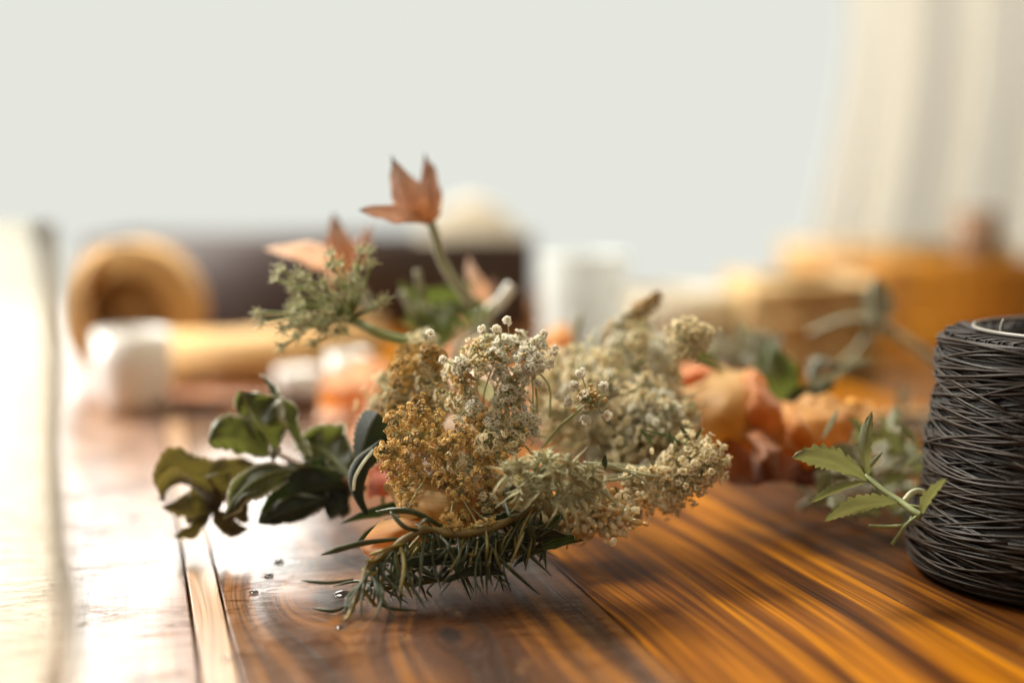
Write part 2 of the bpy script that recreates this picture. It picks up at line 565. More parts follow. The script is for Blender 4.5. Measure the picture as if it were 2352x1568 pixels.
M['star'] = petalmat('salmon petal', (.34, .125, .04), (.44, .28, .21), edge=(.06, .045, .035), trans=.25)
M['star_pale'] = petalmat('pale pink petal', (.62, .30, .14), (.80, .60, .46), trans=.4)
M['blush'] = petalmat('blush petal', (.76, .42, .25), (.85, .66, .50), trans=.4)
M['backlit_hair'] = simple('backlit hairy rim', (.70, .70, .58), .7, .2, 300, trans=.5)  # leaf hairs, their backlit brightness put into this pale colour
M['white_soft'] = simple('white waxy', (.80, .78, .72), .5, .05, 40, trans=.2)

# ------------------------------------------------------------------ table
AZ = math.atan2((300 - 1176) / FPX, 1.0)     # boards run away to the left
TR = Matrix.Rotation(-AZ, 3, 'Z')            # table frame -> world  (local y = along the boards)
TRi = TR.inverted()


def S(px, py):
    return (TRi @ T(px, py)).x


table = thing('table', 'rustic orange brown wooden table of long boards, glossy and wet at its left', 'table', (0, .8, 0))
wd_or = [(.18, (.025, .008, .002)), (.42, (.11, .033, .003)), (.60, (.34, .118, .003)), (.85, (.62, .25, .003))]
wd_dk = [(.2, (.022, .009, .004)), (.5, (.085, .032, .009)), (.75, (.22, .08, .012)), (.95, (.40, .17, .02))]
wd_rd = [(.2, (.06, .02, .008)), (.5, (.17, .065, .022)), (.8, (.34, .16, .06))]
wd_st = [(.2, (.22, .11, .05)), (.5, (.36, .20, .10)), (.8, (.5, .31, .17))]
sL, sM, sA, sB = S(442, 1400), S(518, 1400), S(1358, 1371), S(2100, 1400)
k1 = TRi @ T(1310, 1452); k2 = TRi @ T(1035, 1456); k3 = TRi @ T(430, 1262); k4 = TRi @ T(760, 1375)
M['wood_left'] = woodmat('wet red brown board', wd_rd, 80, .05, 1.3, (.40, .55), 1.0, .8, crack=.95, bstr=.55)
M['wood_strip'] = woodmat('pale worn strip', wd_st, 120, .03, 2.2, (.35, .5), .8, .6, bstr=.4, knots=((k3.x, k3.y, .006),))
wd_md = [(.2, (.022, .008, .003)), (.5, (.075, .024, .004)), (.7, (.22, .078, .006)), (.95, (.48, .19, .008))]
M['wood_mid'] = woodmat('brown glossy board', wd_md, 120, .03, 3.4, (.35, .5), .9, .22, crack=.5, bstr=.6, croug=.17, knots=((k2.x, k2.y, .004), (k4.x, k4.y, .007)))
M['wood_a'] = woodmat('orange board', wd_or, 105, .022, fine=.5, seed=6.1, rough=(.36, .52), coat=.0, spec=.07, knots=((k1.x, k1.y, .004),))
M['wood_b'] = woodmat('dark orange board', wd_md, 115, .024, 8.8, (.36, .52), .0, .07, fine=.5)
edges = [(sL - .30, sL - .1505, 'wood_left'), (sL - .149, sL - .001, 'wood_left'), (sL, sM - .0006, 'wood_strip'), (sM, sA - .0004, 'wood_mid'),
         (sA + .0004, sB, 'wood_a'), (sB + .0003, sB + .11, 'wood_b'), (sB + .1112, sB + .23, 'wood_a'), (sB + .2312, sB + .35, 'wood_mid'),
         (sB + .3512, sB + .5, 'wood_a')]
names = ['wood_left', 'wood_strip', 'wood_mid', 'wood_a', 'wood_b']
mb = MB()
y0, y1 = -.15, 1.75
for k, (a, b_, nm) in enumerate(edges):
    # long board with eased edges
    bv = .0005
    zt = [0, 0, -.0004, 0, 0, 0, 0, 0, 0][k]
    prof = [(a, -.03), (a, zt - bv), (a + bv * .4, zt - bv * .3), (a + bv, zt), (b_ - bv, zt), (b_ - bv * .4, zt - bv * .3), (b_, zt - bv), (b_, -.03)]
    ny = 12
    ids = [[mb.vert((x, y0 + (y1 - y0) * j / ny, z)) for (x, z) in prof] for j in range(ny + 1)]
    mi = names.index(nm)
    for j in range(ny):
        for q in range(len(prof) - 1):
            mb.face((ids[j][q + 1], ids[j][q], ids[j + 1][q], ids[j + 1][q + 1])[::-1], mi)
    mb.face(ids[0], mi); mb.face(ids[-1][::-1], mi)
top = mb.build('tabletop', [M[n_] for n_ in names], None, smooth=False)
top.rotation_euler = (0, 0, -AZ)
top.parent = table
top.matrix_parent_inverse = table.matrix_basis.inverted()
mb = MB()
box(mb, (sL - .28, -.1, -.07), (sB + .45, 1.7, -.031))
ap = mb.build('apron', [M['wood_b']], None, smooth=False)
ap.rotation_euler = (0, 0, -AZ); ap.parent = table; ap.matrix_parent_inverse = table.matrix_basis.inverted()

# water drops
m, nt, b, out = mat('water')
b.inputs['Base Color'].default_value = (1, 1, 1, 1); b.inputs['Roughness'].default_value = .02
b.inputs['IOR'].default_value = 1.33; b.inputs['Transmission Weight'].default_value = 1
M['water'] = m
drops = [(640, 1290, 13, 'round water droplet on the table beneath the dark leaf'), (617, 1322, 12, 'flat water droplet just in front of the topmost droplet'),
         (583, 1361, 11, 'water droplet beside the pale strip of the table'), (782, 1442, 12, 'water droplet near the tip of the rosemary sprig'),
         (790, 1366, 24, 'broad shiny puddle of water touching the rosemary needles'), (520, 1510, 9, 'small water bead near the front of the pale strip')]
for px, py, w_, lab in drops:
    c = T(px, py); rr = px2m(w_, .48)
    mb = MB()
    ell(mb, Vector((0, 0, 0)), (Vector((rr, 0, 0)), Vector((0, rr * 1.2, 0)), Vector((0, 0, rr * .32))), 0, ICO2)
    o = mb.build('water_droplet', M['water']); o.location = (c.x, c.y, .0003)
    tag(o, lab, 'water droplet', 'water droplets on the table')

# ------------------------------------------------------------------ twine spool
SC = T(2514, 1316); SC.z = 0
dS = (SC - CAM).dot(FWD)
RS = px2m(418, dS)
HS = 0.0865
spool = thing('twine_spool', 'tall dark brown spool of criss-cross wound waxed twine at the right edge', 'spool', SC)
rprof = [(0, .93), (.06, .985), (.13, 1.0), (.24, .985), (.30, .935), (.42, .915), (.55, .91), (.66, .885), (.78, .865), (.90, .87), (.97, .86), (1.0, .845)]


def RP(t):
    t = max(0, min(1, t))
    for (a, ra), (b_, rb) in zip(rprof, rprof[1:]):
        if t <= b_:
            k = (t - a) / (b_ - a); k = k * k * (3 - 2 * k)
            return RS * (ra + (rb - ra) * k)
    return RS * rprof[-1][1]


m, nt, b, out = mat('dark waxed twine')
tc = nt.nodes.new('ShaderNodeTexCoord')
f = noisetex(nt, tc.outputs['Object'], 40, 4, .6)
nt.links.new(ramp(nt, f, [(.3, (.007, .005, .004)), (.7, (.020, .014, .009))]), b.inputs['Base Color'])
b.inputs['Roughness'].default_value = .45; b.inputs['Specular IOR Level'].default_value = .2
uvn = nt.nodes.new('ShaderNodeUVMap')
tw = nt.nodes.new('ShaderNodeTexWave'); tw.inputs['Scale'].default_value = 1.0
nt.links.new(mapping(nt, uvn.outputs[0], (60, 3.1416, 1)), tw.inputs['Vector'])
bump(nt, b, tw.outputs['Fac'], .12, .0003)
M['twine'] = m
M['twine_core'] = simple('shadowed twine bulk', (.012, .010, .009), .7, .3, 200)
mb = MB()
prof = [(0.001, .003)] + [(RP(t / 20) - .0022, .003 + t / 20 * (HS - .005)) for t in range(21)] + [(RS * .70, HS - .0035), (RS * .64, HS - .010), (RS * .62, .02), (.001, .02)]
lathe(mb, SC, prof, 64)
mb.build('wound_core', M['twine_core'], spool)
mb = MB()
rs = random.Random(5)


def strand(z0, amp, ph, turns, lay, slope, r=.00048, th0=None):
    n = int(70 * turns); pts = []
    th0 = rs.uniform(0, 2 * pi) if th0 is None else th0
    wob = rs.uniform(0, 50)
    for i in range(n + 1):
        th = th0 + 2 * pi * turns * i / n
        z = z0 + amp * math.sin(th + ph) + slope * (i / n - .5)
        z += .0003 * noise.noise(Vector((math.cos(th) * 2.2, math.sin(th) * 2.2, wob)))
        z = max(.0012, min(HS - .0008, z))
        rr = RP(z / HS) + lay + .0005 * noise.noise(Vector((math.cos(th) * 4, math.sin(th) * 4, wob + 9)))
        pts.append(SC + Vector((math.cos(th) * rr, math.sin(th) * rr, z)))
    tube(mb, pts, r, 5, 0, cap=True)


for k in range(60):
    strand(.0015 + k / 59 * (HS - .0035), rs.uniform(0, .0015), rs.uniform(0, 6.3), 1.02, -.0014, 0)
for k in range(150):
    z = rs.uniform(.003, HS - .004)
    am = min(rs.uniform(.002, .016), z - .002, HS - .002 - z)
    strand(z, am, rs.uniform(0, 6.3), rs.uniform(.5, 1.1), rs.uniform(-.0010, .0004), 0, r=.00052)
mb.build('winding', M['twine'], spool)
mb = MB()
for k in range(85):
    z = rs.uniform(.004, HS - .006)
    am = min(rs.uniform(.004, .022), z - .002, HS - .002 - z)
    strand(z, am, rs.uniform(0, 6.3), rs.uniform(.4, .9), rs.uniform(.0001, .0009), 0, r=.00052)
M['twine_top'] = simple('lighter waxed twine', (.024, .016, .010), .45, .45, 60, spec=.16, bumps=0)
mb.build('outer_winding', M['twine_top'], spool)
mb = MB()
for k in range(16):
    z = rs.uniform(HS - .005, HS - .0015)
    strand(z, rs.uniform(.0002, .001), rs.uniform(0, 6.3), 1.02, rs.uniform(-.004, -.0005), 0)
mb.build('upper_turns', M['twine_top'], spool)
# turns that run over the top edge
mb = MB()
for k in range(70):
    th = rs.uniform(0, 2 * pi)
    pts = []
    for i in range(9):
        t = i / 8
        a = th + t * .35
        rr = RP(1) - .0135 * t + .0012 * math.sin(t * pi)
        pts.append(SC + Vector((math.cos(a) * rr, math.sin(a) * rr, HS - .0012 + .0016 * math.sin(t * pi) - t * .001 - (.004 if i == 0 else 0))))
    tube(mb, pts, .00048, 5)
mb.build('top_winding', M['twine'], spool)
mb = MB()
ring = [SC + Vector((math.cos(a) * RS * .68, math.sin(a) * RS * .68, HS + .0008)) for a in [2 * pi * i / 64 for i in range(65)]]
tube(mb, ring, .0007, 8)
M['flange'] = simple('pale grey flange', (.17, .155, .13), .4, .15, 60)
mb.build('inner_rim', M['flange'], spool)
mb = MB()
p0 = SC + Vector((math.cos(2.6) * RP(1), math.sin(2.6) * RP(1), HS - .001))
tube(mb, catmull([W(2300, 770, .50), W(2301, 748, .50), W(2306, 733, .50)], 5), lambda t: .0008 - t * .0003, 6)
mb.build('loose_end', M['flange'], spool)

# ------------------------------------------------------------------ flower heads
def perp(ax):
    a = ax.orthogonal().normalized()
    return a, ax.cross(a)


def capdir(rn, maxang):
    """random direction in a cap round +z"""
    c = 1 - rn.random() * (1 - math.cos(maxang))
    s_ = math.sqrt(max(0, 1 - c * c)); a = rn.uniform(0, 2 * pi)
    return Vector((s_ * math.cos(a), s_ * math.sin(a), c))


def floret(mb, c, ax, r, m, rn, mc=1):
    """five notched petals"""
    a, b_ = perp(ax)
    ph = rn.uniform(0, 6.28)
    for k in range(5):
        t = ph + k * 2 * pi / 5 + rn.uniform(-.15, .15)
        o = a * math.cos(t) + b_ * math.sin(t)
        tilt = rn.uniform(.15, .6)
        rr = r * rn.uniform(.8, 1.15)
        ctr = c + o * rr * .58 + ax * rr * .25 * tilt
        ln = (o + ax * tilt).normalized()
        sd = ax.cross(o)
        ell(mb, ctr + sd * rr * .16, (ln * rr * .42, sd * rr * .24, ln.cross(sd) * rr * .16), m)
        ell(mb, ctr - sd * rr * .16, (ln * rr * .42, sd * rr * .24, ln.cross(sd) * rr * .16), m)
    ell(mb, c + ax * r * .1, (a * r * .22, b_ * r * .22, ax * r * .22), mc)


def umbellet_mesh(name, seed, n, Rr, mats, frac, cap=1.7, fr=.00125, br=.00062, longf=.12, elong=1.0, multi=False):
    """mats: stalk, bud, petal, dark bud"""
    rn = random.Random(seed)
    mb = MB()
    for i in range(n):
        d = capdir(rn, cap)
        rim = d.z < .55
        L = Rr * rn.uniform(.72, 1.05)
        if rn.random() < longf: L *= rn.uniform(1.25, 1.7)
        end = d * L
        mid = d * L * .5 + Vector((rn.uniform(-1, 1), rn.uniform(-1, 1), rn.uniform(-1, 1))) * L * .06
        tube(mb, [Vector((0, 0, 0)), mid, end], .00013, 4, 0, cap=False)
        if rn.random() < (frac * (1.25 if rim else .6)):
            floret(mb, end, d, fr * rn.uniform(.75, 1.2), 2, rn, 1)
            if multi:
                for q in range(2):
                    d2 = (d + Vector((rn.uniform(-1, 1), rn.uniform(-1, 1), rn.uniform(-1, 1))) * .5).normalized()
                    floret(mb, end + d2 * fr * .9, d2, fr * rn.uniform(.6, .9), 2, rn, 1)
        else:
            r_ = br * rn.uniform(.5, 1.25)
            a, b_ = perp(d)
            ell(mb, end, (a * r_, b_ * r_, d * r_ * elong), 1 if rn.random() < .7 else 3, ICO1)
    # crowded heart
    for i in range(int(n * .8)):
        d = capdir(rn, cap)
        r_ = br * rn.uniform(.5, .9)
        a, b_ = perp(d)
        ell(mb, d * Rr * rn.uniform(.35, .75), (a * r_, b_ * r_, d * r_), 3 if rn.random() < .6 else 1, ICO0)
    return mb.mesh(name, [M[x] for x in mats])


UM = {}
for k in range(4):
    UM['pale', k] = umbellet_mesh('umbellet', 10 + k, 32, .0041, ('pedicel', 'bud_green', 'white_petal', 'bud_tan'), .7, longf=.2, fr=.0016)
    UM['cream', k] = umbellet_mesh('umbellet', 20 + k, 34, .0042, ('pedicel', 'bud_tan', 'cream_petal', 'bud_green'), .7, longf=.12, fr=.0016)
    UM['ochre', k] = umbellet_mesh('umbellet', 30 + k, 30, .0040, ('pedicel', 'bud_tan', 'warm_shade_petal', 'bud_dark'), .72, fr=.0012, longf=.16, multi=True)
    UM['deep', k] = umbellet_mesh('umbellet', 40 + k, 44, .0042, ('pedicel', 'bud_dark', 'warm_shade_deep', 'bud_dark'), .65, fr=.0013, longf=.05)
    UM['bud', k] = umbellet_mesh('umbellet', 50 + k, 14, .0058, ('pedicel', 'cream_petal', 'cream_petal', 'bud_tan'), .12, cap=1.3, br=.00105, longf=.35, elong=1.6)
    UM['open', k] = umbellet_mesh('umbellet', 60 + k, 24, .0060, ('pedicel', 'bud_tan', 'cream_petal', 'bud_green'), .75, cap=1.4, fr=.0017, longf=.22)


def orient(o, ax, spin):
    q = Vector((0, 0, 1)).rotation_difference(ax.normalized())
    o.rotation_mode = 'QUATERNION'
    from mathutils import Quaternion
    o.rotation_quaternion = q @ Quaternion((0, 0, 1), spin)


def umbel(label, hub, heads, stem, seed, group='wild carrot flower heads in the bouquet', raym='pedicel', stem_r=.0011, stemm='stem', rayr=.00032, cat='flower'):
    """heads: (px, py, d, kind, scale)"""
    rn = random.Random(seed)
    hubp = W(*hub)
    t = thing('wild_carrot_flower', label, cat, hubp, group)
    mb = MB()
    tube(mb, catmull([W(*p) for p in stem] , 6) if len(stem) > 1 else [hubp, hubp + V(0, -.01)], lambda u: stem_r * (1 - .25 * u), 7)
    mb.build('stem', M[stemm], t)
    cen = sum((W(h[0], h[1], h[2]) for h in heads), Vector()) / len(heads)
    mb = MB()
    for h in heads:
        p = W(h[0], h[1], h[2], .004)
        ax = (p - hubp)
        if ax.length < .004: ax = V(0, 0, 1)
        ax = (ax.normalized() + V(rn.uniform(-.25, .25), rn.uniform(-.1, .3), rn.uniform(.1, .6))).normalized()
        o = bpy.data.objects.new('umbellet', UM[h[3], rn.randrange(4)])
        COL.objects.link(o)
        o.parent = t; o.matrix_parent_inverse = t.matrix_basis.inverted()
        orient(o, ax, rn.uniform(0, 6.28))
        o.location = p - ax * .0028 * h[4]
        o.scale = (h[4],) * 3
        st = p - ax * .0028 * h[4]
        mid = hubp.lerp(st, .55) + V(rn.uniform(-1, 1), rn.uniform(-1, 1), rn.uniform(-1, 1)) * (st - hubp).length * .12
        tube(mb, catmull([hubp, mid, st], 5), rayr, 5)
    mb.build('ray_stalks', M[raym], t)
    return t


def c2(x, y): return (800 + .33 * x, 706 + .33 * y)


def scatter(n, poly, d0, d1, kinds, s0=.8, s1=1.1, seed=0, mind=24):
    """points inside a polygon, spaced apart"""
    rn = random.Random(seed); out_ = []
    xs = [p[0] for p in poly]; ys = [p[1] for p in poly]
    tries = 0
    while len(out_) < n and tries < 6000:
        tries += 1
        x, y = rn.uniform(min(xs), max(xs)), rn.uniform(min(ys), max(ys))
        ins = False; j = len(poly) - 1
        for i in range(len(poly)):
            if (poly[i][1] > y) != (poly[j][1] > y) and x < (poly[j][0] - poly[i][0]) * (y - poly[i][1]) / (poly[j][1] - poly[i][1]) + poly[i][0]: ins = not ins
            j = i
        if not ins: continue
        if any((x - a[0]) ** 2 + (y - a[1]) ** 2 < mind ** 2 for a in out_): continue
        out_.append((x, y, rn.uniform(d0, d1), rn.choice(kinds), rn.uniform(s0, s1)))
    return out_


# main pale umbel: an arc of umbellets
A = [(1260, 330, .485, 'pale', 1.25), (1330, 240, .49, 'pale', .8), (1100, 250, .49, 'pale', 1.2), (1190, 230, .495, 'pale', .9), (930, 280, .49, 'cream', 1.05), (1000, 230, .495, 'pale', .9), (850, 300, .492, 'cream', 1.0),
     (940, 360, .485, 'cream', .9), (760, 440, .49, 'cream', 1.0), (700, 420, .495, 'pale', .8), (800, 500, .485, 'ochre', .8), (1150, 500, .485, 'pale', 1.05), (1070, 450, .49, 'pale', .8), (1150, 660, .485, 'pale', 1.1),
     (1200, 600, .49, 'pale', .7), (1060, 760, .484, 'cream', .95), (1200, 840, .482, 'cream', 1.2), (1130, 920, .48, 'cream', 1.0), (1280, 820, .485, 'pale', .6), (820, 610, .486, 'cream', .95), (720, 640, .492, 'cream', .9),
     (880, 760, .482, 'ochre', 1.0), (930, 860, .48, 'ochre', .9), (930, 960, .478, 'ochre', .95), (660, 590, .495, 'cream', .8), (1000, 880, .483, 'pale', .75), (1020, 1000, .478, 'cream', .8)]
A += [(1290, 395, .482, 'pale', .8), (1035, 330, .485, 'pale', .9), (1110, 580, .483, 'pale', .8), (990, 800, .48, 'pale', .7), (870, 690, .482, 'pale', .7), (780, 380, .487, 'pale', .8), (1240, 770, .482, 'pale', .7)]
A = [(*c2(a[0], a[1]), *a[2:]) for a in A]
umbel('large pale wild carrot head, an open arc of white umbellets at the bouquet centre', (1130, 1040, .525), A, [(1130, 1040, .525), (1190, 1080, .53), (1260, 1105, .54), (1340, 1120, .55)], 3)
# small florets on long stalks at the arc's rim
mb = MB()
rn = random.Random(77)
tl = thing('wild_carrot_flower', 'thin green stalks with single white florets rising over the pale umbel arc', 'flower', W(1170, 780, .49), 'wild carrot flower heads in the bouquet')
mbp = MB()
for (x, y, bx, by) in [(1108, 95, 1118, 190), (1432, 298, 1330, 290), (1400, 395, 1300, 380), (1355, 190, 1290, 260), (1312, 528, 1220, 515), (1315, 790, 1240, 800), (1025, 655, 1110, 650), (755, 780, 830, 720), (665, 365, 760, 430), (905, 455, 850, 400), (1035, 150, 1060, 230), (930, 155, 960, 240), (1305, 860, 1220, 850), (575, 185, 560, 260)]:
    e = W(*c2(x, y), .486); s_ = W(*c2(bx, by), .489)
    tube(mb, catmull([s_, s_.lerp(e, .5) + V(0, .0006), e], 4), .00024, 5)
    floret(mbp, e, ((e - s_).normalized() + V(0, 0, .7)).normalized(), .0019, 0, rn, 1)
    for q in range(3):
        d2 = V(rn.uniform(-1, 1), rn.uniform(-1, 1), rn.uniform(0, 1)).normalized()
        floret(mbp, e + d2 * .0012, d2, .0012, 0, rn, 1)
mb.build('stem', M['pedicel'], tl)
mbp.build('floret', [M['white_petal'], M['bud_tan']], tl)

# lower mass: warm reflected light and shade put into its golden colour
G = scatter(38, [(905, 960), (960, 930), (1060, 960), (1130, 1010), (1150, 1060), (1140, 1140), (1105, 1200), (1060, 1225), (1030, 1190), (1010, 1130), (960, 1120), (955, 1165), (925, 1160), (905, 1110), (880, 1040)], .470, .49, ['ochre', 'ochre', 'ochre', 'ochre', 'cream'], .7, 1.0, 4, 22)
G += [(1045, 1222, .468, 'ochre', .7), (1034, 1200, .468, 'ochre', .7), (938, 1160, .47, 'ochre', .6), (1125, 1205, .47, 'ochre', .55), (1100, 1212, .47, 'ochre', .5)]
umbel('dense wild carrot head, warm bounce light painted in as golden ochre, hanging low above the rosemary sprig', (1040, 1060, .515), G, [(1040, 1060, .515), (1100, 1100, .53), (1200, 1130, .54)], 5)
# left, a little behind the focus
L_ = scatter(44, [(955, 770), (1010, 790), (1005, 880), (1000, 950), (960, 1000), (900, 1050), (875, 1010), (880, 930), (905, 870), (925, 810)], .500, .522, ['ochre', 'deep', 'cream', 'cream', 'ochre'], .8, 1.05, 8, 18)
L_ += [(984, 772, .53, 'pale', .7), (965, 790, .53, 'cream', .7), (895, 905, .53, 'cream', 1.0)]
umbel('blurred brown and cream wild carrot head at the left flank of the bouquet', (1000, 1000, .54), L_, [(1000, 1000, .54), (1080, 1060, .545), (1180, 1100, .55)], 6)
# lone umbellet
rn = random.Random(5)
UMl = umbellet_mesh('umbellet', 91, 60, .0037, ('pedicel', 'bud_tan', 'white_petal', 'bud_green'), .06, cap=2.6, fr=.0018, br=.00068, longf=.0)
lt = thing('wild_carrot_flower', 'single small round umbellet with seven white florets on a thin curved stalk', 'flower', W(1354, 918, .487), 'wild carrot flower heads in the bouquet')
o = bpy.data.objects.new('umbellet', UMl); COL.objects.link(o); o.parent = lt; o.matrix_parent_inverse = lt.matrix_basis.inverted()
o.location = W(1354, 918, .487); orient(o, V(.1, .2, 1), .4)
mb = MB(); mbp = MB()
cc_ = W(1354, 918, .487)
for (x, y, big) in [(1620, 460, 1), (1575, 550, 1), (1775, 550, 1), (1535, 652, 1), (1652, 775, 1), (1793, 752, 1), (1570, 712, .7), (1690, 542, .55), (1790, 642, .6), (1615, 600, .5)]:
    e = W(*c2(x, y), .484)
    tube(mb, catmull([cc_, cc_.lerp(e, .5) + V(0, 0, .0004), e], 4), .00022, 5)
    ax = ((e - cc_).normalized() + V(0, 0, .8)).normalized()
    if big == 1:
        floret(mbp, e, ax, .0024, 0, rn, 1)
        for q in range(4):
            d2 = V(rn.uniform(-1, 1), rn.uniform(-1, 1), rn.uniform(0, 1)).normalized()
            floret(mbp, e + d2 * .0011, d2, .0012, 0, rn, 1)
    else: ell(mbp, e, (V(.0011 * big * 1.3, 0), V(0, .0011 * big * 1.3), V(0, 0, .0011 * big)), 1, ICO1)
tube(mb, catmull([W(1350, 925, .488), W(1320, 950, .49), W(1280, 985, .497), W(1245, 1030, .505)], 6), .00055, 6)
mb.build('stem', M['pedicel'], lt)
mbp.build('floret', [M['white_petal'], M['bud_tan']], lt)
# right side heads, further from the focus
H1 = scatter(26, [(1400, 720), (1440, 700), (1500, 740), (1540, 800), (1550, 880), (1500, 900), (1440, 850), (1400, 800)], .55, .60, ['cream', 'pale', 'pale', 'cream'], .8, 1.15, 12, 22)
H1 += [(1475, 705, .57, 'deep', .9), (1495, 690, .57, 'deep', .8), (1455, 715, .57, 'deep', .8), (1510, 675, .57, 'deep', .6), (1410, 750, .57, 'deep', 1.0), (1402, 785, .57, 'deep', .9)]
umbel('pale wild carrot head with a brown upper edge, tallest blurred head at the right', (1480, 860, .60), H1, [(1480, 860, .60), (1450, 960, .58), (1400, 1060, .57)], 13)
H2 = scatter(14, [(1545, 745), (1590, 735), (1625, 770), (1620, 800), (1570, 810), (1545, 790)], .52, .53, ['open'], .55, .75, 14, 17)
umbel('round grey-cream wild carrot umbel on a thin dark stalk above the orange rose', (1575, 800, .545), H2, [(1575, 800, .545), (1610, 830, .55), (1660, 850, .57)], 15, rayr=.00025)
H3 = scatter(36, [(1470, 870), (1520, 890), (1585, 920), (1590, 970), (1550, 1010), (1480, 1010), (1420, 960), (1430, 890)], .52, .55, ['cream', 'pale', 'open'], .8, 1.1, 16, 22)
umbel('wide cream wild carrot head touching the left petals of the orange rose', (1500, 1020, .56), H3, [(1500, 1020, .56), (1420, 1060, .56), (1340, 1090, .56)], 17)
H4 = scatter(20, [(1580, 1020), (1620, 1020), (1655, 1050), (1640, 1090), (1600, 1120), (1560, 1110), (1550, 1060)], .492, .505, ['open', 'open', 'open', 'cream', 'bud'], .8, 1.1, 18, 21)
H4 += [(1660, 1052, .495, 'bud', .4), (1607, 1128, .495, 'bud', .35), (1648, 1080, .494, 'ochre', .4)]
umbel('cream wild carrot umbel with loose buds lying lowest at the right tip of the bouquet', (1560, 1085, .52), H4, [(1560, 1085, .52), (1480, 1075, .515), (1400, 1068, .51), (1345, 1072, .505)], 19, stem_r=.0009, stemm='stem_pale')
H5 = scatter(26, [(1450, 1080), (1540, 1090), (1580, 1130), (1540, 1165), (1480, 1160), (1440, 1130)], .492, .51, ['open', 'open', 'cream', 'bud'], .7, 1.0, 20, 22)
umbel('cream budded wild carrot head in the low middle right just above the wood', (1470, 1080, .52), H5, [(1470, 1080, .52), (1430, 1092, .515), (1390, 1096, .51)], 21, stemm='stem_pale', stem_r=.0008)
H6 = scatter(20, [(1320, 1160), (1380, 1150), (1440, 1170), (1445, 1205), (1400, 1215), (1340, 1205)], .470, .48, ['bud'], .8, 1.0, 22, 20)
umbel('tan closed buds of wild carrot hanging under the fuzzy green bracts', (1380, 1110, .485), H6, [(1380, 1110, .485), (1350, 1090, .49), (1300, 1080, .5)], 23, rayr=.0003)
H7 = scatter(46, [(1260, 820), (1330, 790), (1420, 820), (1450, 900), (1460, 1040), (1430, 1090), (1370, 1070), (1300, 1010), (1230, 940), (1230, 860)], .535, .57, ['cream', 'cream', 'open', 'pale'], .85, 1.15, 24, 25)
umbel('soft out of focus cream wild carrot head behind the single round umbellet', (1350, 1000, .60), H7, [(1350, 1000, .60), (1330, 1060, .60), (1300, 1100, .59)], 25)

H8 = scatter(34, [(1240, 960), (1300, 880), (1400, 860), (1470, 900), (1500, 1000), (1440, 1060), (1340, 1050), (1270, 1010)], .525, .55, ['open', 'cream', 'open', 'pale'], .75, 1.05, 61, 27)
umbel('airy cream wild carrot head filling the gap right under the single round umbellet', (1400, 1050, .57), H8, [(1400, 1050, .57), (1350, 1080, .57), (1300, 1110, .57)], 62)
H9 = scatter(16, [(880, 860), (930, 820), (960, 760), (990, 760), (960, 880), (900, 960), (870, 960)], .535, .56, ['open', 'cream'], .9, 1.15, 63, 26)
umbel('pale blurred wild carrot head peeping out furthest left behind the brown one', (980, 920, .58), H9, [(980, 920, .58), (1040, 980, .58), (1100, 1040, .58)], 64)

H10 = scatter(30, [(1080, 1150), (1200, 1140), (1340, 1150), (1450, 1150), (1470, 1190), (1420, 1215), (1300, 1222), (1150, 1225), (1080, 1200)], .50, .53, ['cream', 'deep', 'open', 'ochre'], .85, 1.1, 71, 24)  # low head added to darken the contact with the wood
umbel('added dark wild carrot head holding the contact shade on the wood underneath the fuzzy green bracts', (1280, 1140, .53), H10, [(1280, 1140, .53), (1200, 1150, .54), (1100, 1160, .55)], 72)

H11 = scatter(26, [(1420, 1000), (1480, 960), (1560, 985), (1610, 1010), (1580, 1060), (1500, 1080), (1430, 1060)], .515, .54, ['open', 'pale', 'open', 'cream'], .75, 1.05, 81, 25)
umbel('airy pale wild carrot head wedged between the cream head and the loose budded right tip', (1500, 1060, .555), H11, [(1500, 1060, .555), (1420, 1090, .555), (1340, 1110, .555)], 82)

# fuzzy green bracts
rn = random.Random(31)
fz = thing('green_bract_cluster', 'fuzzy grey-green bract cluster with curled points hanging over the rosemary', 'foliage', W(1270, 1110, .47))
mb = MB()
cen = [(1190, 1070), (1235, 1085), (1280, 1080), (1320, 1100), (1355, 1085), (1370, 1125), (1300, 1135), (1250, 1120), (1215, 1100), (1335, 1140), (1260, 1060), (1170, 1090), (1200, 1125), (1285, 1110), (1345, 1110), (1310, 1070), (1240, 1050), (1270, 1150), (1225, 1145)]
for (x, y) in cen:
    c0 = W(x, y, rn.uniform(.455, .475))
    ell(mb, c0, (V(.0015, 0), V(0, .0015), V(0, 0, .0015)), 0, ICO1)
    for k in range(30):
        d = V(rn.uniform(-1, 1), rn.uniform(-1, 1), rn.uniform(-.4, 1)).normalized()
        L = rn.uniform(.004, .0085)
        bend = V(rn.uniform(-1, 1), rn.uniform(-1, .6), rn.uniform(-1, 1)) * L * .4
        pts = catmull([c0, c0 + d * L * .55, c0 + d * L * .85 + bend], 4)
        r0 = rn.uniform(.0005, .0010)
        tube(mb, pts, lambda t: r0 * (1.1 - t), 5, flat=.6)
for (x, y, x2, y2) in [(1300, 1150, 1330, 1232), (1270, 1150, 1305, 1215), (1285, 1150, 1250, 1215), (1335, 1150, 1345, 1200), (1240, 1130, 1200, 1170), (1205, 1110, 1170, 1135)]:
    a = W(x, y, .46); b_ = W(x2, y2, .455)
    tube(mb, catmull([a, a.lerp(b_, .5) + V(.001, .001, .002), b_], 6), lambda t: .0011 * (1.05 - t), 6, flat=.5)
mb.build('bracts', M['fuzz'], fz)
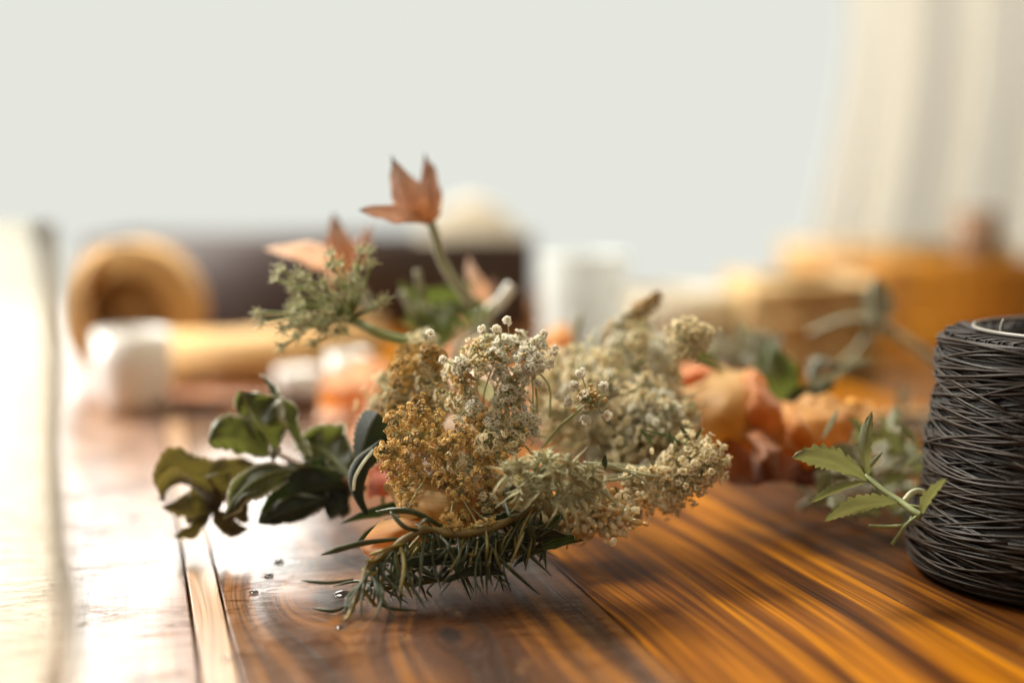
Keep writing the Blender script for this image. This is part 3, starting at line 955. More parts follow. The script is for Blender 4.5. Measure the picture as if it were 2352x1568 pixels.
# tangle of fine stalks in the heart
tg = thing('thin_stalk_tangle', 'pale thin stalks tangled in the dark hollow under the umbel arc', 'stalks', W(1150, 1080, .5))
mb = MB()
for (a, b_, c_) in [((920, 1090), (1000, 1095), (1100, 1100)), ((960, 1080), (990, 1160), (1000, 1230)), ((1010, 1200), (1080, 1200), (1160, 1180)), ((940, 1020), (1010, 1060), (1080, 1110)), ((870, 1290), (980, 1240), (1060, 1160)), ((1230, 960), (1290, 1030), (1330, 1050)), ((960, 1080), (960, 1120), (950, 1190)), ((1310, 430), (1400, 560), (1400, 760)), ((1290, 440), (1310, 620), (1310, 760)), ((1230, 600), (1290, 700), (1280, 780)), ((1280, 885), (1320, 895), (1370, 895))]:
    tube(mb, catmull([W(*c2(*a), .49), W(*c2(*b_), .492), W(*c2(*c_), .5)], 6), .0004, 5)
mb.build('stalk', M['pedicel'], tg)
bl = thing('bent_pale_stalk', 'pale yellow-green bent stalk with a tiny dark pointed bract crossing over the buds', 'stalk', W(1400, 1070, .48))
mb = MB()
tube(mb, catmull([W(1340, 1065, .478), W(1390, 1068, .478), W(1430, 1078, .482), W(1480, 1090, .49), W(1530, 1095, .495)], 6), lambda t: .0009 * (1.1 - t * .6), 7)
tube(mb, catmull([W(1395, 1103, .478), W(1440, 1098, .48), W(1460, 1088, .484)], 6), .0006, 6)
tube(mb, catmull([W(1450, 1086, .48), W(1475, 1100, .48), W(1488, 1112, .48)], 6), .0005, 6)
mb.build('stem', M['stem_pale'], bl)
mb = MB(); leaf(mb, W(1391, 1078, .477), W(1391, 1043, .475), W(1387, 1060, .475), .0011, V(1, 0), .5); mb.build('bract', M['sage_dark'], bl)

# dark bracts at the right umbel
db = thing('dark_bract_sprig', 'blackish pointed bracts between the two right wild carrot heads', 'foliage', W(1560, 1040, .5))
mb = MB()
for (x, y, x2, y2, w_) in [(1585, 1020, 1560, 975, 7), (1585, 1025, 1612, 978, 6), (1560, 1010, 1475, 985, 5), (1500, 1025, 1470, 985, 5), (1545, 1040, 1535, 985, 6), (1580, 1050, 1545, 1000, 6), (1590, 1045, 1580, 1000, 5)]:
    leaf(mb, W(x, y, .51), W(x2, y2, .5), W((x + x2) / 2 + 5, (y + y2) / 2 + 3, .5), px2m(w_, .5), V(1, .3, .2), .4)
mb.build('leaf', M['sage_dark'], db)

# ------------------------------------------------------------------ green seed head
def c3(x, y): return (564.5 + .33 * x, 329 + .33 * y)


sh = thing('green_seed_head', 'pale green starry seed head with dark cups standing out at the upper left', 'flower', W(802, 732, .53))
hub = W(806, 735, .552)
mb = MB(); mc = MB(); md = MB()
rn = random.Random(41)
tube(mb, catmull([hub, W(*c3(860, 1290), .537), W(*c3(1000, 1350), .54), W(*c3(1190, 1395), .545), W(1010, 805, .55)], 6), lambda t: .0016 + .0008 * t, 8)
heads = [(260, 880), (215, 950), (110, 1180), (130, 1240), (380, 920), (330, 1000), (440, 950), (360, 1060), (550, 990), (590, 780), (660, 850), (590, 860), (860, 760), (800, 760), (870, 850), (780, 880), (960, 1100), (930, 1120), (600, 1060), (640, 980), (760, 1000), (800, 1040), (340, 1150), (400, 1120),
         (480, 1200), (560, 1190), (640, 1300), (480, 1380), (370, 1330), (265, 1400), (275, 1290), (420, 1250), (560, 1290), (690, 1220), (540, 1100), (500, 1060), (590, 1150), (330, 1240), (450, 1010), (690, 1290), (700, 1060), (420, 1190), (520, 1280), (620, 1220), (390, 1280), (740, 940), (650, 1100)]
cuts = {0: 0}
for (x, y) in heads:
    dd = .53 + rn.uniform(-.008, .006)
    e = W(*c3(x, y), dd)
    ax = (e - hub); L = ax.length; ax.normalize()
    mid = hub.lerp(e, .5) + V(rn.uniform(-1, 1), rn.uniform(-.2, 1), rn.uniform(-1, 1)) * L * .08
    tube(mb, catmull([hub, mid, e], 5), lambda t: .00042 + .0004 * abs(2 * t - 1) ** 3, 6)
    down = y > 1150
    ax = (ax + V(0, -.3 if down else .2, .5)).normalized()
    a, b_ = perp(ax)
    for k in range(7):
        t = k * 2 * pi / 7 + rn.uniform(-.2, .2)
        o_ = a * math.cos(t) + b_ * math.sin(t)
        ln = rn.uniform(.0026, .0042)
        pts = [e, e + ax * ln * .55 + o_ * ln * .45, e + ax * ln * .8 + o_ * ln * rn.uniform(.8, 1.1)]
        tube(mc, catmull(pts, 3), lambda q: .00062 * (1.15 - q), 5)
    ell(md, e + ax * .0007, (a * .0009, b_ * .0009, ax * .0007), 0, ICO1)
mb.build('stem', M['stem'], sh)
mc.build('sepals', M['sepal'], sh)
md.build('seed_cup', M['seed_dark'], sh)

# ------------------------------------------------------------------ star shaped salmon flowers
def star(name_label, petals, stem, stem_r, pm='star', sm='stem_grey'):
    t = thing('star_flower', name_label, 'flower', W(*petals[0][0]), 'salmon star shaped flowers over the bouquet')
    for q, (b_, t_, c_, w_, sd, fo, mm) in enumerate(petals):
        mb = MB()
        leaf(mb, W(*b_), W(*t_), W(*c_), px2m(w_, b_[2]), V(*sd).normalized(), fo, wav=.7, curl=.25, peak=.45, seed=q + len(name_label), sharp=.8, nu=30)
        mb.build('petal', M[mm], t)
    mb = MB()
    tube(mb, catmull([W(*p) for p in stem], 6), lambda u: stem_r * (.8 + .35 * u), 8)
    mb.build('stem', M[sm], t)
    return t


star('salmon three pointed flower, the tallest, lifted above the bouquet on a grey-green stem',
     [((990, 516, .56), (901, 358, .553), (920, 470, .55), 42, (.7, .5, .3), .35, 'star'),
      ((992, 514, .562), (975, 352, .572), (1006, 440, .562), 34, (1, .05, -.4), .4, 'star'),
      ((994, 512, .555), (822, 483, .535), (905, 492, .54), 26, (.2, 1, .5), .5, 'star'),
      ((990, 512, .565), (940, 400, .58), (960, 460, .58), 30, (1, .2, -.2), .2, 'star')],
     [(990, 512, .56), (1000, 545, .562), (1012, 590, .566), (1040, 640, .57), (1085, 700, .575)], .0022)
star('salmon flower with one long pale petal, behind the green seed head',
     [((800, 625, .62), (770, 492, .615), (765, 560, .61), 34, (1, .2, .2), .3, 'star'),
      ((805, 625, .62), (850, 512, .63), (835, 570, .63), 22, (1, 0, -.3), .3, 'star'),
      ((800, 628, .615), (605, 572, .60), (700, 570, .6), 30, (.1, 1, .6), .3, 'star_pale'),
      ((800, 640, .61), (745, 620, .60), (770, 645, .6), 25, (0, 1, .5), .3, 'star_pale')],
     [(800, 622, .62), (830, 670, .62), (860, 720, .62)], .0025)
star('blurred pink and salmon flower leaning right of the tall flower stem',
     [((1125, 712, .64), (1076, 590, .64), (1080, 650, .63), 22, (1, .4, .3), .3, 'star_pale'),
      ((1128, 708, .64), (1140, 640, .65), (1110, 680, .66), 16, (1, 0, 0), .3, 'star')],
     [(1125, 708, .64), (1120, 740, .64), (1110, 790, .64)], .0025)
wt = MB()
tube(wt, catmull([W(1176, 655, .62), W(1150, 690, .62), W(1110, 722, .62), W(1080, 745, .62)], 6), lambda t: .0028 * (1 - .2 * t), 10)
tag(wt.build('white_petal', M['white_soft'], None, origin=W(1110, 722, .62)), 'short white finger-shaped petal blurred beside the pink star flower', 'petal')

# grey green foliage behind
gf = thing('feathery_green_foliage', 'blurred feathery green leaves behind the arc, below the tall flower stem', 'foliage', W(1010, 740, .62))
mb = MB(); rn = random.Random(8)
leaf(mb, W(1110, 700, .6), W(925, 690, .6), W(1020, 650, .6), px2m(16, .6), V(0, 1, .4), .3)
leaf(mb, W(1040, 790, .6), W(930, 700, .6), W(960, 740, .6), px2m(26, .6), V(1, .6, .3), .3)
leaf(mb, W(1000, 820, .62), W(1060, 690, .62), W(1010, 740, .62), px2m(28, .6), V(1, 0, .3), .3)
leaf(mb, W(1000, 820, .62), W(880, 880, .62), W(950, 800, .62), px2m(26, .6), V(0, 1, .3), .3)
for k in range(90):
    x, y = rn.uniform(920, 1120), rn.uniform(680, 790)
    a = W(x, y, rn.uniform(.6, .65))
    d = V(rn.uniform(-1, 1), rn.uniform(-.3, 1), rn.uniform(-.5, .5)).normalized() * rn.uniform(.006, .014)
    leaf(mb, a, a + d, a + d * .5 + V(0, .001), .0012, V(rn.uniform(-1, 1), rn.uniform(-1, 1), .3), .2, nu=5, nv=1)
mb.build('leaf', M['green_leaf'], gf)
mb = MB()
for (a, b_, c_) in [((958, 620, .6), (965, 660, .6), (985, 760, .61)), ((920, 670, .6), (950, 720, .6), (1000, 800, .62)), ((1100, 760, .62), (1050, 800, .6), (1040, 900, .6)), ((1330, 720, .62), (1320, 800, .62), (1310, 900, .62)), ((1380, 760, .63), (1340, 830, .62), (1320, 900, .62))]:
    tube(mb, catmull([W(*a), W(*b_), W(*c_)], 6), .0016, 6)
mb.build('stem', M['stem_grey'], gf)

# ------------------------------------------------------------------ leafy sage branch
def c1(x, y): return (329 + .42 * x, 800 + .42 * y)


sg = thing('leafy_branch', 'leafy green branch with scalloped leaves with backlight painted on their hairy rims, reaching left from the bouquet', 'foliage branch', W(816, 1113, .53))
mb = MB()
tube(mb, catmull([W(*c1(1200, 770), .525), W(*c1(1160, 745), .527), W(*c1(1000, 680), .53), W(*c1(870, 645), .532), W(*c1(780, 600), .535), W(*c1(720, 570), .537)], 6), lambda t: .0018 * (1.1 - .6 * t), 8)
tube(mb, catmull([W(*c1(800, 640), .54), W(*c1(680, 650), .545), W(*c1(560, 680), .55)], 5), .0010, 6)
mb.build('stem', M['stem_brown'], sg)


def lf(b_, t_, c_, w_, sd, fo=.35, mm='sage', par=None, d=(.53, .53, .53), **k):
    mb = MB()
    kk = dict(teeth=17, serr=.10, wav=.7); kk.update(k)
    p = [W(*c1(*q), dd) for q, dd in zip((b_, t_, c_), d)]
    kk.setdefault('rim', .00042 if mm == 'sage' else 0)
    leaf(mb, p[0], p[1], p[2], px2m(w_ * 1.45, d[0]), V(*sd).normalized(), fo, seed=b_[0] * .01, **kk)
    return mb.build('leaf', [M[mm], M['backlit_hair']], par or sg)


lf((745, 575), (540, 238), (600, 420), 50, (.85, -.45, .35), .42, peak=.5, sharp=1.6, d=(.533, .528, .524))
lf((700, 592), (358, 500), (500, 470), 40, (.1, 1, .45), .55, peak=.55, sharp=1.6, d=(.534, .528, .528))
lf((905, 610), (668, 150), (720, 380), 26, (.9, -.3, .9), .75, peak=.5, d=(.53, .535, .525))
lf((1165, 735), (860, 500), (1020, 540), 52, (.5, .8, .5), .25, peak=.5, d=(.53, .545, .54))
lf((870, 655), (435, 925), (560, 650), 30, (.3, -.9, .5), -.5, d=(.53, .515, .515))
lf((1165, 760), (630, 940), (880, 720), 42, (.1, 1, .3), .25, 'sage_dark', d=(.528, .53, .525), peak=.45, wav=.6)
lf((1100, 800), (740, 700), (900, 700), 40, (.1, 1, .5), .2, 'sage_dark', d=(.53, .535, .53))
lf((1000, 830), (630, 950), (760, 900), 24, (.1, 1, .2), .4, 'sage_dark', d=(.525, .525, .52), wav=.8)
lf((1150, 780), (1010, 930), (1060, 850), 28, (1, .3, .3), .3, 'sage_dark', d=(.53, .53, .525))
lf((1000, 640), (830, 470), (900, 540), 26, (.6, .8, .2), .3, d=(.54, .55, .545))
# leaf H with its dark petiole
hb = thing('dark_folded_leaf', 'blackish folded leaf standing upright against the golden flower head', 'leaf', W(829, 1178, .5))
mb = MB()
leaf(mb, W(822, 1085, .505), W(868, 948, .5), W(835, 1000, .5), px2m(44, .5), V(.85, .1, .3).normalized(), .35, teeth=12, serr=.15, peak=.72, sharp=3.0)
leaf(mb, W(835, 1090, .505), W(905, 985, .5), W(870, 1010, .5), px2m(26, .5), V(.8, .5, .3).normalized(), .35, teeth=10, serr=.15, peak=.6, sharp=2.0)
mb.build('blade', M['sage_dark'], hb)
mb = MB()
tube(mb, catmull([W(880, 1010, .5), W(858, 1035, .498), W(832, 1065, .498), W(820, 1100, .498), W(824, 1140, .498), W(842, 1180, .498)], 6), lambda t: .0012 + .0026 * math.sin(t * pi) ** 2, 8, flat=.7)
mb.build('petiole', M['sage_dark'], hb)
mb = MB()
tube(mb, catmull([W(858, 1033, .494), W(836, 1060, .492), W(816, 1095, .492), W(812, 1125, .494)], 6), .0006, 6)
mb.build('leaf_rim', M['backlit_hair'], hb)

# withered curled leaves to the far left
wl = thing('withered_leaf_sprig', 'curled brownish withered leaves at the far left end of the branch', 'leaf', T(430, 1240))
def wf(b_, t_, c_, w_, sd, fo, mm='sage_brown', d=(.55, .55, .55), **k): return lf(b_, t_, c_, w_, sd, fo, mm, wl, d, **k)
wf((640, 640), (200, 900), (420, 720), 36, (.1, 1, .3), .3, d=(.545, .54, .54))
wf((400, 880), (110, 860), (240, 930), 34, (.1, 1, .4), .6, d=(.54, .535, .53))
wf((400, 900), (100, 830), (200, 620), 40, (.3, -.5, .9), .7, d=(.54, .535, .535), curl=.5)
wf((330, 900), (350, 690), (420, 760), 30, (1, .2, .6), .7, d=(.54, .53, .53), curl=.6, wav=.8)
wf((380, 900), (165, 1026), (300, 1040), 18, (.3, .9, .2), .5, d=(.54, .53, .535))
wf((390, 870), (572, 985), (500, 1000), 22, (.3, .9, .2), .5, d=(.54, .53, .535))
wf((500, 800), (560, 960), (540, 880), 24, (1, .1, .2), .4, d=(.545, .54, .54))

# ------------------------------------------------------------------ rosemary
def c6(x, y): return (658.6 + .32 * x, 1082 + .32 * y)


ro = thing('rosemary_sprig', 'rosemary sprig with long narrow drooping needles in front of the bouquet', 'herb sprig', T(900, 1330))
sp = [(425, 1070, .455), (470, 980, .455), (530, 850, .458), (600, 690, .46), (750, 560, .463), (980, 420, .466), (1180, 450, .468), (1400, 430, .47), (1560, 370, .472), (1720, 290, .475), (1850, 240, .478)]
spts = catmull([W(*c6(a, b_), c_) for a, b_, c_ in sp], 10)
mb = MB()
tube(mb, spts, lambda t: .0007 + .0007 * min(1, t * 2.2) + .0002 * math.sin(t * 90), 8)
mb.build('stem', M['rosemary_stem'], ro)
needles = [((800, 485), (520, 520), (250, 598), 9.5, 0), ((1130, 405), (900, 290), (640, 288), 8.5, 0), ((985, 430), (850, 400), (742, 290), 6.5, 0), ((480, 775), (300, 800), (105, 783), 6, 0), ((470, 930), (350, 1000), (175, 980), 6, 0),
           ((630, 780), (690, 960), (940, 1000), 6.5, 0), ((850, 560), (870, 760), (1000, 990), 6, 0), ((990, 450), (1000, 560), (1100, 650), 6, 0), ((950, 540), (960, 680), (1110, 770), 6, 0), ((960, 500), (900, 560), (860, 620), 5, 1),
           ((1180, 520), (1110, 600), (1060, 640), 4.5, 0), ((1290, 580), (1240, 660), (1090, 750), 4.5, 0), ((1250, 590), (1215, 690), (1240, 800), 4.5, 0), ((1280, 520), (1180, 700), (1200, 690), 4, 1), ((1370, 500), (1350, 600), (1300, 590), 5, 1), ((1340, 560), (1320, 640), (1325, 690), 5, 1),
           ((1430, 430), (1440, 540), (1430, 635), 6.5, 1), ((1385, 590), (1390, 720), (1410, 840), 5, 0), ((1330, 700), (1360, 800), (1405, 880), 4.5, 0), ((1500, 480), (1500, 600), (1540, 700), 6, 1), ((1470, 560), (1450, 660), (1410, 720), 4.5, 1), ((1450, 640), (1455, 740), (1475, 820), 4.5, 0),
           ((1560, 560), (1560, 720), (1610, 860), 5, 0), ((1520, 720), (1510, 800), (1485, 865), 4, 0), ((1790, 235), (1700, 400), (1620, 640), 7, 1), ((1850, 255), (1760, 340), (1750, 510), 6, 0), ((1760, 480), (1745, 560), (1708, 715), 6, 1), ((1980, 260), (1940, 380), (1760, 500), 6, 0),
           ((1700, 440), (1680, 500), (1575, 740), 5, 1), ((1620, 400), (1550, 520), (1560, 640), 5, 1), ((1800, 290), (1790, 380), (1870, 440), 4, 0), ((1600, 160), (1560, 260), (1700, 300), 6, 0), ((1560, 210), (1620, 330), (1760, 250), 5, 0), ((1490, 330), (1420, 390), (1320, 385), 5, 1),
           ((780, 560), (700, 570), (590, 600), 6, 1), ((820, 560), (780, 640), (760, 760), 6.5, 1), ((720, 560), (640, 640), (560, 640), 6, 1), ((560, 800), (610, 860), (590, 905), 6, 0), ((660, 700), (620, 740), (540, 700), 7, 1), ((950, 385), (1000, 350), (1040, 400), 5, 0), ((920, 380), (970, 400), (1000, 410), 4, 0),
           ((860, 520), (760, 540), (640, 590), 5, 1), ((1100, 460), (1160, 560), (1080, 760), 4.5, 0), ((1040, 900), (1010, 850), (1080, 780), 3.5, 0), ((620, 620), (560, 700), (540, 760), 6, 1)]
for q, (a, b_, c_, w_, mm) in enumerate(needles):
    mb = MB()
    d0 = .466 + R.uniform(-.006, .006)
    pts = catmull([W(*c6(*a), d0), W(*c6(*b_), d0 - .004), W(*c6(*c_), d0 - R.uniform(-.006, .008))], 8)
    ww = px2m(w_, .465)
    tube(mb, pts, lambda t: ww * (.55 + .45 * math.sin(min(1, t * 1.6) * pi / 2)) * (1 - max(0, t - .8) * 3.6), 6, flat=.45, side=V(.3, .9, .5))
    mb.build('needle', M['rosemary_olive' if mm else 'rosemary'], ro)
for k in range(72):
    i = R.randrange(20, len(spts) - 1)
    a = spts[i]
    L = R.uniform(.013, .030)
    d = V(R.uniform(-.5, .6), -1, R.uniform(-.9, .6)).normalized()
    e = a + d * L + V(R.uniform(-.3, .3), .15, 0) * L
    if e.z < .001: e.z = .001
    mb = MB()
    mid = a.lerp(e, .5) + V(R.uniform(-1, 1), .2, R.uniform(-.5, 1)) * L * .18
    if mid.z < .0015: mid.z = .0015
    pts = catmull([a, mid, e], 6)
    ww = R.uniform(.00045, .0007)
    tube(mb, pts, lambda t: ww * (1 - max(0, t - .75) * 3), 5, flat=.5, side=V(1, .2, .3))
    mb.build('needle', M['rosemary_olive' if R.random() < .22 else 'rosemary'], ro)

rn = random.Random(99)
rd = thing('rosemary_sprig', 'darker rosemary sprig lying flat on the wood right under the first sprig', 'herb sprig', T(1050, 1340))
mb = MB()
sp2 = catmull([T(880, 1350, .003), T(980, 1335, .005), T(1100, 1310, .006), T(1240, 1250, .008)], 10)
tube(mb, sp2, .0010, 6)
mb.build('stem', M['rosemary_stem'], rd)
for k in range(48):
    a = sp2[rn.randrange(len(sp2))]
    d = Vector((rn.uniform(-1, 1), rn.uniform(-1.2, .6), rn.uniform(-.1, .7))).normalized()
    L = rn.uniform(.012, .022)
    e = a + d * L; e.z = max(.0008, min(e.z, .016))
    mid = a.lerp(e, .5) + Vector((0, 0, .002))
    mb = MB(); ww = rn.uniform(.0005, .0008)
    tube(mb, catmull([a, mid, e], 5), lambda t: ww * (1 - max(0, t - .75) * 3), 5, flat=.5, side=V(1, .2, .3))
    mb.build('needle', M['rosemary'], rd)

# ------------------------------------------------------------------ roses and petals
def petal(par, rows, mm, ruf=.0015, seed=0, freq=120, n=9):
    mb = MB()
    patch(mb, [[W(*p) for p in r_] for r_ in rows], 0, n, ruf, freq, seed)
    return mb.build('petal', M[mm], par)


rb = thing('peach_rose', 'peach rose crushed under the golden flower head behind the rosemary', 'rose', T(980, 1290))
petal(rb, [[(880, 1110, .50), (960, 1090, .495), (1060, 1100, .49), (1120, 1130, .50)], [(890, 1140, .492), (960, 1140, .482), (1050, 1150, .48), (1120, 1165, .49)], [(905, 1172, .488), (960, 1165, .476), (1020, 1175, .474), (1100, 1195, .485)], [(915, 1190, .488), (990, 1190, .474), (1040, 1215, .474), (1090, 1220, .485)]], 'rose_yellow', seed=1)
petal(rb, [[(1000, 1190, .485), (930, 1188, .485), (880, 1195, .488)], [(1010, 1215, .478), (925, 1210, .474), (845, 1222, .48)], [(1000, 1245, .478), (900, 1240, .472), (824, 1246, .48)]], 'rose', seed=2, ruf=.0006)
petal(rb, [[(960, 1235, .482), (900, 1236, .478), (826, 1248, .482)], [(930, 1262, .48), (880, 1262, .474), (834, 1266, .48)], [(880, 1300, .48), (858, 1290, .476), (848, 1280, .48)]], 'rose_pink', seed=3, ruf=.0005)
petal(rb, [[(845, 1075, .53), (870, 1070, .525), (905, 1080, .52)], [(842, 1110, .53), (870, 1105, .52), (915, 1110, .51)], [(850, 1138, .53), (880, 1140, .52), (920, 1138, .51)]], 'rose_red', seed=4)
petal(rb, [[(1060, 1120, .49), (1090, 1130, .485), (1120, 1140, .49)], [(1060, 1180, .485), (1085, 1180, .48), (1110, 1180, .485)], [(1070, 1220, .484), (1085, 1225, .48), (1100, 1210, .485)]], 'rose', seed=5)

rr_ = thing('orange_rose', 'large peach-orange rose with yellow and pink petals lying at the right of the bouquet', 'rose', T(1760, 1110))
petal(rr_, [[(1575, 900, .60), (1620, 865, .60), (1690, 850, .60), (1735, 870, .60)], [(1558, 925, .585), (1630, 900, .572), (1700, 890, .57), (1750, 900, .585)], [(1575, 975, .575), (1640, 960, .56), (1705, 950, .558), (1750, 950, .57)], [(1600, 1030, .575), (1640, 1020, .565), (1690, 1010, .56), (1720, 1010, .57)]], 'rose_yellow', seed=11, ruf=.0032)
petal(rr_, [[(1690, 870, .59), (1715, 846, .59), (1745, 860, .585), (1765, 890, .585)], [(1700, 920, .575), (1730, 880, .568), (1765, 905, .57), (1800, 925, .575)], [(1700, 980, .565), (1735, 940, .558), (1775, 940, .56), (1812, 935, .575)], [(1715, 1030, .57), (1740, 1010, .565), (1770, 1000, .565), (1800, 1000, .57)]], 'rose_pink', seed=12, ruf=.0030)
petal(rr_, [[(1780, 930, .585), (1860, 915, .59), (1930, 915, .59), (1985, 925, .60)], [(1785, 960, .57), (1860, 955, .56), (1930, 955, .565), (1990, 955, .58)], [(1795, 1010, .56), (1860, 1010, .552), (1920, 1000, .56), (1965, 990, .57)], [(1800, 1050, .56), (1850, 1050, .555), (1890, 1050, .56), (1935, 1040, .57)]], 'rose', seed=13, ruf=.0038)
petal(rr_, [[(1790, 940, .572), (1815, 930, .565), (1840, 950, .56)], [(1800, 985, .556), (1830, 975, .548), (1865, 990, .548)], [(1820, 1030, .556), (1840, 1030, .55), (1870, 1030, .552)]], 'rose', seed=14)
petal(rr_, [[(1640, 990, .575), (1700, 960, .585), (1780, 960, .59), (1830, 980, .575)], [(1650, 1040, .57), (1710, 1020, .59), (1780, 1020, .58), (1850, 1030, .57)], [(1670, 1090, .56), (1720, 1080, .575), (1790, 1080, .57), (1860, 1075, .56)], [(1690, 1112, .56), (1740, 1112, .56), (1800, 1110, .56), (1850, 1105, .56)]], 'rose_shade', seed=15, ruf=.0025)
petal(rr_, [[(1720, 1000, .56), (1750, 985, .56), (1790, 1000, .56)], [(1725, 1050, .545), (1755, 1040, .54), (1800, 1050, .545)], [(1740, 1100, .545), (1760, 1100, .54), (1800, 1100, .545)]], 'rose_shade', seed=16, ruf=.003)
petal(rr_, [[(1830, 1030, .565), (1880, 1020, .57), (1930, 1020, .575)], [(1830, 1065, .558), (1880, 1060, .56), (1925, 1050, .57)], [(1840, 1095, .556), (1880, 1090, .56), (1905, 1075, .57)]], 'rose_shade', seed=17)
petal(rr_, [[(1600, 1000, .60), (1680, 960, .60), (1800, 950, .60), (1880, 980, .60)], [(1610, 1050, .59), (1690, 1040, .59), (1800, 1040, .59), (1880, 1050, .59)], [(1640, 1095, .59), (1700, 1095, .585), (1800, 1095, .585), (1860, 1090, .59)]], 'rose_shade', seed=18)

cr = thing('coral_rose', 'coral red petals peeping out behind the yellow petal of the orange rose', 'rose', W(1610, 870, .62))
petal(cr, [[(1560, 850, .63), (1600, 832, .63), (1650, 840, .63)], [(1545, 870, .62), (1600, 855, .615), (1665, 860, .62)], [(1555, 900, .62), (1600, 890, .62), (1660, 880, .62)]], 'rose_coral', seed=21)
petal(cr, [[(1530, 880, .63), (1570, 880, .63), (1600, 890, .63)], [(1540, 930, .62), (1580, 920, .62), (1600, 920, .62)], [(1560, 960, .62), (1590, 950, .62), (1600, 950, .62)]], 'rose', seed=22)
cr2 = thing('coral_rose', 'deep orange rose heart glowing behind the stalk of the single umbellet', 'rose', W(1300, 1000, .55))
petal(cr2, [[(1250, 975, .58), (1285, 962, .58), (1330, 978, .58)], [(1250, 1000, .57), (1290, 990, .565), (1340, 1005, .57)], [(1250, 1045, .57), (1290, 1040, .57), (1340, 1050, .57)]], 'rose', seed=23)
petal(cr2, [[(1280, 960, .58), (1330, 970, .57), (1400, 990, .58)], [(1290, 1010, .57), (1340, 1010, .565), (1410, 1030, .57)], [(1300, 1060, .56), (1350, 1060, .56), (1400, 1070, .56)]], 'rose', seed=24)
cr3 = thing('coral_rose', 'blurred orange petals above the pale arc, next to the brown box corner', 'rose', W(1280, 780, .72))
petal(cr3, [[(1250, 760, .72), (1285, 745, .72), (1320, 760, .72)], [(1245, 785, .71), (1285, 780, .70), (1325, 785, .71)], [(1255, 812, .71), (1285, 815, .71), (1315, 810, .71)]], 'rose', seed=25)
br_ = thing('blush_rose', 'soft blush pink rose out of focus behind the left of the flower heads', 'rose', T(820, 1040))
for k, (x, y, s_, mm) in enumerate([(800, 900, 60, 'rose_pink'), (850, 870, 55, 'rose_pink'), (860, 950, 60, 'blush'), (790, 960, 55, 'blush'), (830, 1010, 50, 'blush'), (1060, 800, 45, 'blush'), (1000, 830, 40, 'rose_pink'), (1040, 770, 35, 'rose_pink'), (900, 900, 50, 'blush')]):
    d = .76 + .03 * (k % 3)
    petal(br_, [[(x - s_, y - s_ * .5, d), (x, y - s_ * .8, d + .01), (x + s_, y - s_ * .5, d)], [(x - s_ * 1.1, y, d - .01), (x, y, d - .02), (x + s_, y, d - .01)], [(x - s_ * .7, y + s_ * .6, d), (x, y + s_ * .8, d), (x + s_ * .7, y + s_ * .6, d)]], mm, seed=30 + k, ruf=.003)
bf = thing('blush_rose', 'pale blush petals filling the gap inside the arc of wild carrot', 'rose', W(1110, 900, .56))
petal(bf, [[(1040, 850, .56), (1100, 830, .56), (1200, 850, .57)], [(1030, 900, .55), (1110, 890, .545), (1210, 900, .55)], [(1040, 950, .55), (1110, 950, .55), (1200, 960, .55)]], 'blush', seed=41)
petal(bf, [[(1010, 960, .55), (1070, 940, .55), (1130, 950, .55)], [(1000, 1000, .54), (1060, 990, .535), (1130, 1000, .54)], [(1010, 1040, .54), (1070, 1040, .54), (1130, 1040, .54)]], 'blush', seed=42)
petal(bf, [[(1200, 860, .61), (1240, 840, .61), (1280, 850, .61)], [(1200, 920, .60), (1240, 910, .595), (1290, 920, .60)], [(1210, 980, .60), (1250, 980, .60), (1290, 980, .60)]], 'rose_pink', seed=43)

# strap leaf inside the arc
mb = MB()
leaf(mb, W(1150, 940, .52), W(1085, 865, .515), W(1110, 890, .51), px2m(20, .52), V(.8, .6, .4), .5, nu=20)
leaf(mb, W(1090, 960, .52), W(1000, 945, .515), W(1050, 935, .51), px2m(12, .52), V(.1, 1, .4), .5, nu=20)
M['strap'] = leafmat('pale strap leaf', (.42, .40, .22), (.6, .58, .4), (.6, .55, .3), vein=(.3, .3, .15), veins=2)
tag(mb.build('strap_leaf', M['strap'], None, origin=W(1110, 890, .51)), 'pale yellow-green ribbed leaf lying inside the arc of umbellets', 'leaf')

